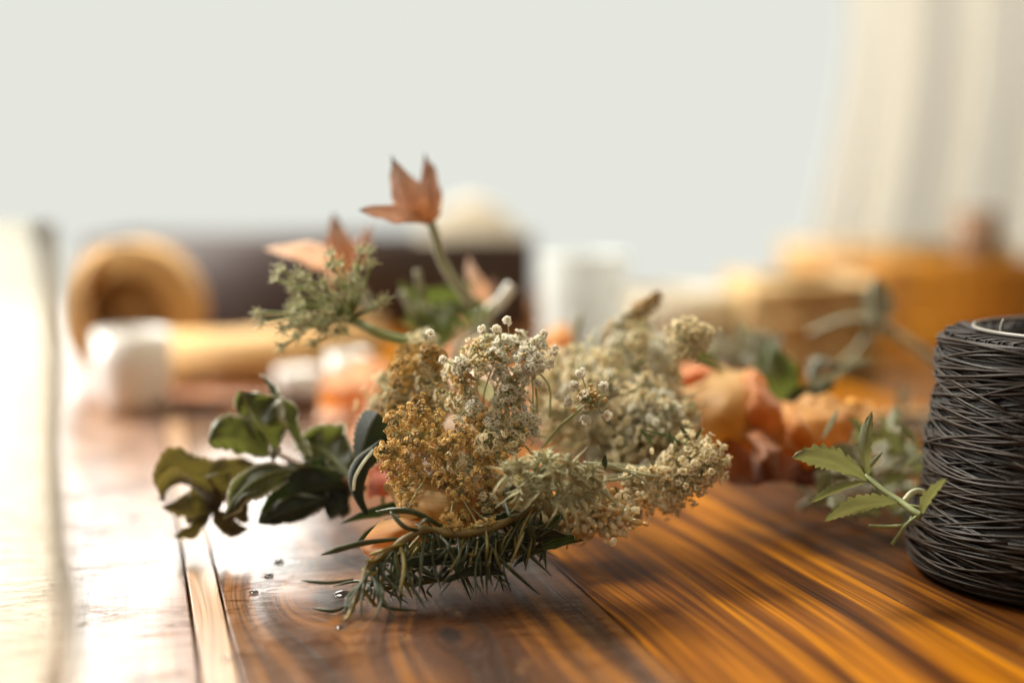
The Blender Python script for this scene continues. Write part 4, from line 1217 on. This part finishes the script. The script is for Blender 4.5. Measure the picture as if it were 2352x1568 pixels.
# dark fillers low in the bouquet: leaves added to stand in for deep shade
dl = thing('shade_filler_leaves', 'added dark green leaves standing in for the deep shade under the middle of the bouquet', 'foliage', T(1100, 1290))
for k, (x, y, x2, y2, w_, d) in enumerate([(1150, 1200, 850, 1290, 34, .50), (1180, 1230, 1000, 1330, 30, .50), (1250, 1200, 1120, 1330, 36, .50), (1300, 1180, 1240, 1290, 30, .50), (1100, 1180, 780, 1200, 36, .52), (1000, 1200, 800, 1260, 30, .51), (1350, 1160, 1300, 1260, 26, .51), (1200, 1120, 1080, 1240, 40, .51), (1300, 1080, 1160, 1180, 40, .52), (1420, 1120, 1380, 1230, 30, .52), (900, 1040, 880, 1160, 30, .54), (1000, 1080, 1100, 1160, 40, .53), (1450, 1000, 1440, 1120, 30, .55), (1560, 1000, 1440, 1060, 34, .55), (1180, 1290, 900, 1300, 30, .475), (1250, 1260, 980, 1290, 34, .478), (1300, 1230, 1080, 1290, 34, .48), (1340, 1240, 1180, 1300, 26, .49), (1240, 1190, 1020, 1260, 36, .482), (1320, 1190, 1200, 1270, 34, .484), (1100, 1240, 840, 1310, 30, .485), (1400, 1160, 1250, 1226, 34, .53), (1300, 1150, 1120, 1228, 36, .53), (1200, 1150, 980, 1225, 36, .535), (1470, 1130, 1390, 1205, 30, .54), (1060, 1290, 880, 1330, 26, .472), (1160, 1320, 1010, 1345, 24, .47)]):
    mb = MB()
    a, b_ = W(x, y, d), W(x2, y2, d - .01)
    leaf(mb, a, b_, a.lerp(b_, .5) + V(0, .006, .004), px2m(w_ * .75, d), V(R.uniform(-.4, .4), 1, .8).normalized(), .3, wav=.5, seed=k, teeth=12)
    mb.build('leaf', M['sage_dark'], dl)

# green leaf right and curled grey leaves
gl = thing('green_rose_leaf', 'broad deep green leaf standing up behind the orange rose', 'leaf', W(1820, 930, .62))
mb = MB()
leaf(mb, W(1840, 935, .62), W(1765, 778, .615), W(1755, 870, .60), px2m(56, .62), V(.85, .35, .35).normalized(), .35, peak=.5, wav=.4, seed=3)
mb.build('blade', M['green_leaf'], gl)
mb = MB()
leaf(mb, W(1800, 925, .61), W(1905, 915, .60), W(1860, 880, .6), px2m(22, .6), V(0, 1, .5).normalized(), .3, wav=.4, seed=5)
leaf(mb, W(1870, 920, .61), W(1920, 890, .61), W(1900, 870, .61), px2m(16, .6), V(0, 1, .5).normalized(), .3, wav=.4, seed=6)
mb.build('blade', M['sage_dark'], gl)
cl = thing('curled_grey_leaf', 'grey-brown dry curled leaves reaching right above the orange rose', 'leaf', W(1870, 880, .62))
mb = MB()
leaf(mb, W(1860, 900, .62), W(1925, 838, .62), W(1862, 790, .62), px2m(24, .62), V(.8, -.4, .5).normalized(), .5, wav=.8, seed=7)
leaf(mb, W(1860, 895, .615), W(1960, 838, .61), W(1900, 870, .60), px2m(14, .62), V(.2, 1, .4).normalized(), .5, wav=.5, seed=8)
leaf(mb, W(1900, 850, .62), W(2005, 832, .62), W(1950, 820, .62), px2m(12, .62), V(.2, 1, .4).normalized(), .4, wav=.6, seed=9)
mb.build('blade', M['grey_leaf'], cl)
ff = thing('feathery_sprig', 'blurred small feathery green sprig between pale flower head and green leaf', 'foliage', W(1700, 830, .66))
mb = MB(); rn = random.Random(4)
for k in range(60):
    a = W(rn.uniform(1650, 1760), rn.uniform(790, 850), rn.uniform(.64, .68))
    d = V(rn.uniform(-1, 1), rn.uniform(-.2, 1), rn.uniform(-.5, .5)).normalized() * .012
    leaf(mb, a, a + d, a + d * .5, .002, V(rn.uniform(-1, 1), rn.uniform(-1, 1), .3), .2, nu=5, nv=1)
mb.build('leaf', M['grey_leaf'], ff)
mb = MB()
leaf(mb, W(1520, 900, .58), W(1425, 815, .58), W(1470, 830, .57), px2m(24, .58), V(.6, .8, .3).normalized(), .3, nu=24)
tag(mb.build('grey_green_leaf', M['sage'], None, origin=W(1520, 900, .58)), 'grey-green blurred leaf slanting between the pale wild carrot heads at the right', 'leaf')
mb = MB()
leaf(mb, W(1660, 850, .6), W(1550, 810, .6), W(1600, 790, .6), px2m(14, .6), V(.1, 1, .3).normalized(), .3, nu=24)
tag(mb.build('grey_green_leaf', M['sage'], None, origin=W(1660, 850, .6)), 'small grey-green leaf under the round grey-cream umbel, above the coral petals', 'leaf')

# ------------------------------------------------------------------ right sprig
def c5(x, y): return (1740.5 + .51 * x, 658.6 + .51 * y)


rs_ = thing('serrated_leaf_sprig', 'fresh green sprig with toothed leaflets leaning on the twine spool', 'leaf sprig', T(2090, 1230))
mb = MB()
tube(mb, catmull([W(*c5(735, 1030), .468), W(*c5(700, 1010), .47), W(*c5(640, 965), .475), (W(*c5(570, 920), .48)), W(*c5(510, 870), .485), W(*c5(485, 850), .487)], 6), lambda t: .0013 * (1 - .3 * t), 8)
tube(mb, catmull([W(*c5(700, 1030), .47), W(*c5(670, 1068), .47), W(*c5(600, 1078), .473), W(*c5(500, 1076), .476)], 6), .0006, 6)
tube(mb, catmull([W(*c5(720, 1030), .468), W(*c5(660, 1080), .468), W(*c5(605, 1160), .468)], 6), .0006, 6)
tube(mb, catmull([W(*c5(650, 975), .475), W(*c5(690, 985), .474), W(*c5(730, 992), .473)], 6), .0006, 6)
mb.build('stem', M['sprig_stem'] if 'sprig_stem' in M else M['stem'], rs_)
for q, (b_, t_, c_, w_, sd, fo, dd) in enumerate([((500, 880), (155, 768), (340, 735), 30, (.15, 1, .35), .25, (.486, .482, .478)), ((500, 860), (515, 560), (455, 720), 18, (1, .1, .4), .45, (.487, .485, .482)), ((498, 850), (562, 742), (500, 790), 8, (1, .4, .3), .5, (.487, .486, .486)),
                                                 ((505, 878), (232, 976), (370, 890), 14, (.2, 1, .3), .5, (.486, .476, .478)), ((645, 972), (298, 1055), (470, 950), 26, (.1, 1, .45), .28, (.475, .468, .466)), ((738, 1030), (850, 862), (765, 930), 19, (.9, .45, .3), .3, (.468, .455, .46))]):
    mb = MB()
    leaf(mb, W(*c5(*b_), dd[0]), W(*c5(*t_), dd[1]), W(*c5(*c_), dd[2]), px2m(w_, dd[0]), V(*sd).normalized(), fo, teeth=10 if q != 5 else 5, serr=.28 if q != 5 else .5, wav=.2, peak=.62, seed=q)
    mb.build('leaflet', M['sprig'], rs_)
pm = MB()
tube(pm, catmull([W(*c5(660, 965), .485), W(*c5(690, 930), .486), W(*c5(720, 918), .486), W(*c5(748, 925), .486)], 6), .0011, 8)
tag(pm.build('pale_stem_piece', M['stem_pale'], None, origin=W(*c5(690, 930), .485)), 'short whitish curved stem piece between sprig and twine spool', 'stem')
# blurred greens and stems behind the sprig
bg = thing('loose_stem_pile', 'blurred pile of grey-green stems and small leaves on the table behind the toothed sprig', 'stems', T(2050, 1130))
mb = MB(); ml = MB(); rn = random.Random(14)
for k in range(34):
    x, y = rn.uniform(1890, 2140), rn.uniform(1010, 1150)
    a = T(x, y + 50, .004); a.y += rn.uniform(0, .05)
    d = Vector((rn.uniform(-1, 1), rn.uniform(-.6, .6), rn.uniform(0, .5))).normalized() * rn.uniform(.02, .045)
    tube(mb, catmull([a, a + d * .5 + Vector((0, 0, .004)), a + d], 5), rn.uniform(.0008, .0018), 6)
for k in range(46):
    x, y = rn.uniform(1880, 2130), rn.uniform(1000, 1190)
    a = W(x, y, rn.uniform(.53, .60), .003)
    d = V(rn.uniform(-1, 1), rn.uniform(-.6, 1), rn.uniform(-.5, .5)).normalized() * rn.uniform(.008, .018)
    leaf(ml, a, a + d, a + d * .5 + V(0, .002), rn.uniform(.0015, .003), V(rn.uniform(-1, 1), rn.uniform(-1, 1), .3), .3, nu=8, nv=2)
for (x, y, x2, y2) in [(2055, 930, 2050, 985), (2080, 1010, 2110, 1060), (2030, 1090, 2000, 1150)]:
    a, b_ = W(x, y, .56), W(x2, y2, .55)
    leaf(ml, b_, a, a.lerp(b_, .5), .0026, V(1, .2, .3), .3, nu=10, nv=3)
mb.build('stem', M['stem_grey'], bg)
ml.build('leaf', M['sprig'], bg)
# long horizontal stems to the spool
ls = thing('brown_stem_bundle', 'dark brown bundle of thick stems lying between orange rose and spool', 'stems', T(2080, 1000))
mb = MB(); ml = MB(); rn = random.Random(21)
for k in range(16):
    a = T(1960 + rn.uniform(-20, 20), 985 + rn.uniform(-25, 25), .006 + .0035 * (k % 5)); b_ = T(2260, 1000 + rn.uniform(-30, 30), .006 + .0035 * (k % 4))
    tube(mb if k % 3 else ml, catmull([a, a.lerp(b_, .5) + Vector((0, 0, rn.uniform(-.002, .004))), b_], 6), rn.uniform(.002, .004), 8)
M['twig'] = simple('dark brown twig', (.10, .065, .04), .6, .35, 120)
M['twig_tan'] = simple('tan twig', (.33, .22, .11), .6, .3, 120)
mb.build('stem', M['twig'], ls); ml.build('stem', M['twig_tan'], ls)
# tall blurred stem behind
ts = thing('blurred_green_stem', 'tall blurred green stem with grey-green leaves arching behind the spool', 'plant', W(2140, 830, .72))
mb = MB()
tube(mb, catmull([W(2200, 870, .72), W(2130, 815, .72), (W(2060, 770, .72)), W(2010, 740, .72), W(1940, 735, .72), W(1860, 765, .72)], 6), lambda t: .003 * (1 - .5 * t), 8)
tube(mb, catmull([W(2010, 740, .72), W(2000, 690, .72), W(2005, 640, .72)], 6), lambda t: .0025 * (1 - .5 * t), 8)
tube(mb, catmull([W(1995, 760, .72), W(1970, 800, .72), W(1920, 850, .7)], 6), .0012, 8)
mb.build('stem', M['stem_grey'], ts)
for (x, y, x2, y2, w_) in [(2010, 745, 2035, 660, 22), (2005, 740, 1975, 670, 18), (2015, 690, 2010, 635, 14), (2000, 740, 1980, 790, 14), (2070, 880, 2060, 960, 14)]:
    a, b_ = W(x, y, .72), W(x2, y2, .72)
    mb = MB()
    leaf(mb, a, b_, a.lerp(b_, .5) + V(.003, 0, .003), px2m(w_, .72), V(1, 0, .3), .3)
    mb.build('leaf', M['grey_leaf'], ts)

# ------------------------------------------------------------------ out of focus things on the table behind
def at_table(px, d, z=0):
    """point on the table under column px at depth d"""
    y = (d - (CAM.z - z) * math.sin(PITCH)) / math.cos(PITCH)
    return Vector(((px - 1176) / FPX * d, y, z))


M['charcoal'] = simple('charcoal card', (.062, .046, .043), .55, .15, 20, spec=.4)
M['kraft'] = simple('kraft paper', (.50, .30, .11), .65, .2, 30)
M['kraft_dark'] = simple('inner kraft card', (.46, .25, .07), .7, .2, 30)
M['pale_wood'] = woodmat('pale pine', [(.2, (.34, .21, .07)), (.5, (.50, .33, .13)), (.8, (.62, .44, .2))], 60, .05, 4.4, (.4, .55))
M['orange_wood'] = woodmat('orange pine', [(.2, (.30, .11, .006)), (.5, (.46, .19, .01)), (.8, (.58, .27, .02))], 40, .06, 5.4, (.35, .5))
M['ceramic'] = simple('white glazed ceramic', (.86, .85, .82), .2, .03, 20, spec=.6)
# dark open box
a = at_table(192, 1.33); b_ = at_table(1228, 1.33)
zt = .0862
bx = thing('dark_storage_box', 'dark charcoal open box standing on the far side of the table', 'box', ((a.x + b_.x) / 2, a.y, 0))
mb = MB(); t_ = .006
box(mb, (a.x, a.y, .0005), (b_.x, a.y + t_, zt), 0, .001)
mb.build('front_panel', M['charcoal'], bx)
mb = MB(); box(mb, (a.x, a.y + t_ + .0005, .001), (a.x + t_, a.y + .18, zt), 0, .001); mb.build('side_panel', M['charcoal'], bx)
mb = MB(); box(mb, (b_.x - t_, a.y + t_ + .0005, .001), (b_.x, a.y + .18, zt), 0, .001); mb.build('side_panel', M['charcoal'], bx)
mb = MB(); box(mb, (a.x + t_ + .0005, a.y + .17, .001), (b_.x - t_ - .0005, a.y + .176, zt), 0, .001); mb.build('back_panel', M['charcoal'], bx)
M['linen'] = simple('pale linen', (.60, .54, .42), .8, .15, 60, trans=.35)
mb = MB()
patch(mb, [[W(960, 545, 1.39), W(1000, 500, 1.39), W(1060, 470, 1.39), W(1130, 480, 1.39), W(1215, 545, 1.39)], [W(960, 560, 1.43), W(1000, 520, 1.43), W(1060, 465, 1.43), W(1130, 480, 1.43), W(1215, 545, 1.43)], [W(960, 600, 1.46), W(1000, 600, 1.46), W(1060, 600, 1.46), W(1130, 600, 1.46), W(1215, 600, 1.46)], ], 0, 6, .002, 30)
patch(mb, [[W(955, 545, 1.385), W(1000, 505, 1.385), W(1060, 475, 1.385), W(1130, 485, 1.385), W(1215, 548, 1.385)], [W(955, 640, 1.37), W(1000, 640, 1.37), W(1060, 640, 1.37), W(1130, 640, 1.37), W(1210, 640, 1.37)]], 0, 6, .001, 30)
tag(mb.build('crumpled_cloth', M['linen'], None, origin=W(1060, 640, 1.4)), 'crumpled pale beige cloth heaped in the dark box behind the tallest flower', 'cloth')
# big ribbon roll
c = W(308, 713, 1.0)
rl = thing('kraft_tape_roll', 'large tan roll standing on edge with an open round centre, far left', 'roll', (c.x, c.y, 0))
Ro = px2m(158, 1.0); c.z = Ro + .0005
mb = MB()
lathe(mb, c, [(Ro * .62, -.02), (Ro * .98, -.02), (Ro, -.018), (Ro, .018), (Ro * .98, .02), (Ro * .62, .02), (Ro * .62, -.02)], 56, axis='y')
mb.build('wound_band', M['kraft'], rl)
mb = MB()
lathe(mb, c, [(Ro * .54, -.021), (Ro * .615, -.021), (Ro * .615, .021), (Ro * .54, .021), (Ro * .54, -.021)], 48, axis='y')
mb.build('core', M['kraft_dark'], rl)
mb = MB()
lathe(mb, c, [(.001, .01), (Ro * .535, .01), (Ro * .535, .012), (.001, .012)], 48, axis='y')
mb.build('back_disc', M['kraft'], rl)
# a big leaf-like ochre petal in front of roll
lp = MB()
leaf(lp, W(200, 690, .80), W(262, 562, .80), W(195, 600, .79), px2m(38, .8), V(1, .1, .3), .3)
tag(lp.build('ochre_leaf', M['kraft_dark'], None, origin=W(200, 690, .80)), 'ochre leaf tip with a pale edge poking up beside the glass vase', 'leaf')
# board
bd = thing('wooden_board', 'low reddish wooden board carrying paper rolls, left background', 'board', at_table(590, .9))
mb = MB(); a = at_table(335, .875); b_ = at_table(860, .875)
M['red_wood'] = woodmat('red brown board', [(.2, (.06, .018, .006)), (.5, (.16, .05, .015)), (.8, (.30, .11, .03))], 60, .05, 7.7, (.3, .45))
box(mb, (a.x, a.y, .0006), (b_.x, a.y + .11, .008), 0, .0015)
mb.build('slab', M['red_wood'], bd)
# kraft paper roll lying
kp = thing('kraft_paper_roll', 'rolled brown kraft paper lying on the low board', 'paper roll', at_table(620, .93, .009))
mb = MB(); rr0 = .0165
ca = at_table(375, .93); cb = at_table(880, .93)
lathe(mb, ((ca.x + cb.x) / 2, ca.y, .0095 + rr0), [(rr0 * .6, -(cb.x - ca.x) / 2), (rr0, -(cb.x - ca.x) / 2), (rr0, (cb.x - ca.x) / 2), (rr0 * .6, (cb.x - ca.x) / 2)], 40, axis='x')
mb.build('outer_sheet', M['kraft'], kp)
mb = MB()
lathe(mb, ((ca.x + cb.x) / 2, ca.y, .0095 + rr0), [(rr0 * .5, -(cb.x - ca.x) / 2 + .003), (rr0 * .58, -(cb.x - ca.x) / 2 + .003), (rr0 * .58, (cb.x - ca.x) / 2 - .003), (rr0 * .5, (cb.x - ca.x) / 2 - .003)], 40, axis='x')
mb.build('inner_sheet', M['kraft_dark'], kp)
k2_ = thing('ribbon_roll', 'thin roll of ochre ribbon leaning on the kraft paper roll', 'ribbon', W(640, 800, .97))
mb = MB(); ca = W(500, 800, .985); cb = W(880, 760, .985)
tube(mb, [ca, ca.lerp(cb, .5), cb], .011, 24)
mb.build('wound_ribbon', M['kraft'], k2_)


def cup(name, label, px, d, rad, h, m_, z0=0.0, cat='cup'):
    p = at_table(px, d, z0)
    mb = MB()
    lathe(mb, p, [(.001, 0.0006), (rad * .7, .0006), (rad * .92, h * .25), (rad, h * .6), (rad * .98, h), (rad * .92, h), (rad * .9, h * .6), (rad * .8, h * .25), (.001, h * .12)], 40)
    return tag(mb.build(name, m_, None, origin=p), label, cat, None)


cup('white_bowl', 'white ceramic bowl at the left end of the kraft paper roll', 308, .86, .023, .050, M['ceramic'], 0, 'bowl')
cup('white_cup', 'small white round cup between kraft paper roll and blush rose', 800, .84, .0125, .030, M['ceramic'], .009)
rbn = thing('white_ribbon_roll', 'white ribbon roll lying flat on the board behind the branch leaf', 'ribbon', at_table(690, .885, .0085))
mb = MB(); p = at_table(688, .885, .0085)
lathe(mb, p, [(.001, 0), (.0145, 0), (.015, .001), (.015, .014), (.0145, .015), (.006, .015), (.006, .002), (.001, .002)], 36)
mb.build('wound_ribbon', M['ceramic'], rbn)

# glass vessel right of box and pale stuff
m, nt, b, out = mat('hazy glass')
tp = nt.nodes.new('ShaderNodeBsdfTransparent'); tp.inputs[0].default_value = (.97, .96, .92, 1)
tl_ = nt.nodes.new('ShaderNodeBsdfTranslucent'); tl_.inputs[0].default_value = (.93, .92, .86, 1)
gs = nt.nodes.new('ShaderNodeBsdfGlossy'); gs.inputs['Roughness'].default_value = .3
df = nt.nodes.new('ShaderNodeBsdfDiffuse'); df.inputs[0].default_value = (.88, .86, .8, 1)
x1 = nt.nodes.new('ShaderNodeMixShader'); x1.inputs[0].default_value = .15
x2 = nt.nodes.new('ShaderNodeMixShader'); x2.inputs[0].default_value = .25
x3 = nt.nodes.new('ShaderNodeMixShader')
fr = nt.nodes.new('ShaderNodeFresnel'); fr.inputs[0].default_value = 1.08
nt.links.new(fr.outputs[0], x3.inputs[0])
nt.links.new(tl_.outputs[0], x2.inputs[1]); nt.links.new(df.outputs[0], x2.inputs[2])
nt.links.new(tp.outputs[0], x1.inputs[1]); nt.links.new(x2.outputs[0], x1.inputs[2])
nt.links.new(x1.outputs[0], x3.inputs[1]); nt.links.new(gs.outputs[0], x3.inputs[2])
nt.links.new(x3.outputs[0], out.inputs[0])
M['haze_glass'] = m
m, nt, b, out = mat('clear glass')
b.inputs['Base Color'].default_value = (.96, .97, .95, 1); b.inputs['Roughness'].default_value = .03
b.inputs['IOR'].default_value = 1.45; b.inputs['Transmission Weight'].default_value = 1
M['glass'] = m
M['frost'] = simple('frosted glass', (.76, .79, .78), .35, .08, 30, trans=.5)


def jar(label, px, d, rad, h, mm, thick=.0025, foot=.006):
    p = at_table(px, d)
    t = thing('glass_jar', label, 'jar', p)
    mb = MB()
    lathe(mb, p, [(.0005, .0008), (rad * .9, .0008), (rad * .98, .003), (rad, .008), (rad, h - .003), (rad * .99, h), (rad - thick * .8, h), (rad - thick, h - .003), (rad - thick, foot + .004), (rad * .8, foot), (.0005, foot)], 64)
    mb.build('body', M[mm], t)
    mb = MB()
    lathe(mb, p, [(rad + .0012, h - .004), (rad + .002, h - .002), (rad + .0012, h + .0005), (rad + .0004, h + .0005), (rad + .0004, h - .004), (rad + .0012, h - .004)], 64)
    mb.build('rim', M[mm], t)
    return t


jar('bluish white frosted jar at the right end of the dark box', 1340, 1.0, .030, .088, 'frost')
cup('white_bowl', 'wide pale bowl in the bright middle background', 1545, 1.12, .055, .055, M['linen'], 0, 'bowl')
# pale wooden crates right
def crate(label, x0, x1, d, ytop, mm, depth=.15, slats=3):
    a = at_table(x0, d); b_ = at_table(x1, d)
    z1 = (W((x0 + x1) / 2, ytop, d)).z
    t = thing('wooden_crate', label, 'crate', ((a.x + b_.x) / 2, a.y, 0), 'wooden crates in the right background')
    mb = MB(); hh = z1 / slats
    for k in range(slats):
        box(mb, (a.x, a.y, .0006 + k * hh), (b_.x, a.y + .010, (k + 1) * hh - .003), 0, .001)
    mb.build('front_panel', M[mm], t)
    for xx in (a.x, b_.x - .01):
        mb = MB(); box(mb, (xx, a.y + .0105, .0006), (xx + .01, a.y + depth, z1 - .002), 0, .001); mb.build('side_panel', M[mm], t)
    mb = MB(); box(mb, (a.x + .0105, a.y + depth - .01, .0006), (b_.x - .0105, a.y + depth, z1 - .004), 0, .001); mb.build('back_panel', M[mm], t)
    return t


crate('pale tan wooden crate, the smaller, left of the orange crate', 1725, 2020, 1.02, 640, 'pale_wood')
crate('long orange wooden crate at the right edge under the curtain', 1900, 2700, 1.22, 600, 'orange_wood')
crate('upper tan crate half hidden under the curtain hem', 1835, 2330, 1.42, 555, 'pale_wood', .12)
M['brown'] = simple('brown clay', (.16, .085, .04), .6, .2, 40)
cup('brown_pot', 'small dark brown pot on the right under the curtain', 2235, 1.38, .022, .112, M['brown'], 0, 'pot')

# glass vase near left
gv = at_table(-128, .335)
vs = thing('glass_vase', 'tall hazy glass vase, strongly blurred at the left edge', 'vase', gv)
rad, h = px2m(300, .335), .129
mb = MB()
lathe(mb, gv, [(.0005, .0008), (rad * .9, .0008), (rad * 1.0, .004), (rad * 1.03, .028), (rad * 1.05, .036), (rad * 1.02, .043), (rad * .97, .052), (rad * .95, .075), (rad * 1.0, .10), (rad * .99, h - .006), (rad * .97, h), (rad * .93, h), (rad * .94, .10), (rad * .90, .07), (rad * .94, .036), (rad * .88, .012), (.0005, .010)], 72)
mb.build('body', M['haze_glass'], vs)

# ------------------------------------------------------------------ curtain and window
m, nt, b, out = mat('sheer beige curtain')
tc = nt.nodes.new('ShaderNodeTexCoord')
fz_ = noisetex(nt, mapping(nt, tc.outputs['Object'], (9, 9, 1.0)), 1.0, 3, .5)
nt.links.new(ramp(nt, fz_, [(.3, (.52, .46, .36)), (.7, (.72, .68, .58))]), b.inputs['Base Color'])
b.inputs['Roughness'].default_value = .8
t = nt.nodes.new('ShaderNodeBsdfTranslucent'); t.inputs[0].default_value = (.97, .94, .85, 1)
x = nt.nodes.new('ShaderNodeMixShader'); x.inputs[0].default_value = .75
nt.links.new(b.outputs[0], x.inputs[1]); nt.links.new(t.outputs[0], x.inputs[2]); nt.links.new(x.outputs[0], out.inputs[0])
M['curtain'] = m
mb = MB()
nx, nz = 120, 30
dC = 1.75
rows = []
for j in range(nz + 1):
    v = j / nz
    row = []
    for i in range(nx + 1):
        u = i / nx
        flare = 95 * max(0, 1 - v * 3.2) ** 1.6
        px = 1938 - flare + u * (900 + flare)
        p = at_table(px, dC)
        z = .04 + v * .95
        p.z = z
        p.y += .012 * math.sin(u * 34 + .6 * math.sin(v * 3)) + .012 * math.sin(u * 71 + 1)
        row.append(mb.vert(p, (u, v)))
    rows.append(row)
for j in range(nz):
    for i in range(nx):
        mb.face((rows[j][i], rows[j][i + 1], rows[j + 1][i + 1], rows[j + 1][i]))
tag(mb.build('curtain', M['curtain'], None, origin=at_table(2300, dC)), 'beige gathered curtain hanging at the right side of the bright window', 'curtain')

m, nt, b, out = mat('bright daylight pane')
e = nt.nodes.new('ShaderNodeEmission'); e.inputs[0].default_value = (.785, .80, .735, 1); e.inputs[1].default_value = 1.0
nt.links.new(e.outputs[0], out.inputs[0])
M['daylight'] = m
M['paint'] = simple('white window paint', (.78, .77, .72), .45, .04, 10)
wn = thing('window', 'large overexposed white window filling the background', 'window', (0, 14.0, -3))
mb = MB(); box(mb, (-10, 14.0, -3), (10, 14.05, 3.0)); mb.build('pane', M['daylight'], wn, smooth=False)
for lo, hi in [((-10.2, 13.9, -3.2), (10.2, 14.15, -3.01)), ((-10.2, 13.9, 3.01), (10.2, 14.15, 3.2)), ((-10.2, 13.9, -3), (-10.01, 14.15, 3)), ((10.01, 13.9, -3), (10.2, 14.15, 3))]:
    mb = MB(); box(mb, lo, hi, 0, .003); mb.build('frame', M['paint'], wn, smooth=False)

# ------------------------------------------------------------------ light
w = bpy.data.worlds.new('World'); scene.world = w; w.use_nodes = True
bgn = w.node_tree.nodes['Background']
bgn.inputs[0].default_value = (.95, .80, .58, 1)
bgn.inputs[1].default_value = .10


def area(name, loc, aim, sx, sy, power, col):
    l = bpy.data.lights.new(name, 'AREA'); l.shape = 'RECTANGLE'; l.size = sx; l.size_y = sy; l.energy = power; l.color = col
    o = bpy.data.objects.new(name, l); COL.objects.link(o); o.location = loc
    o.rotation_euler = (Vector(aim) - Vector(loc)).to_track_quat('-Z', 'Y').to_euler()
    return o


area('window_glare_lamp', (-4.4, 13.4, 2.85), (-4.4, 0, 2.85), 4.8, 1.7, 235, (1, .97, .90))  # added unseen lamp; its mirror glare whitens the left boards
area('left_glare_lamp', (-5.4, 13.4, 4.75), (-5.4, 0, 4.75), 5.8, 2.0, 140, (1, .97, .90))  # added unseen lamp; carries the glare down the leftmost board
area('high_key_light', (-.8, 1.45, 1.6), (.0, .52, .04), .9, .7, 108, (1, .95, .84))  # added unseen lamp high behind, lights the bouquet tops
area('side_rim_light', (-1.5, .95, .5), (.1, .5, .04), .7, .7, 40, (1, .97, .9))  # added unseen lamp at far left, rims spool and flowers
area('curtain_back_light', (1.1, 2.9, 1.5), (.75, 1.75, .35), 1.0, .8, 20, (1, .97, .93))  # added unseen lamp behind the curtain to brighten its cloth
area('background_fill_light', (.9, .7, 1.6), (.3, 1.1, .05), .8, .8, 12, (1, .84, .58))  # added unseen lamp overhead, brightens the dim things at the back
area('room_fill_light', (.1, -.8, .9), (.0, .5, .04), 1.0, 1.0, 5.5, (1, .88, .70))
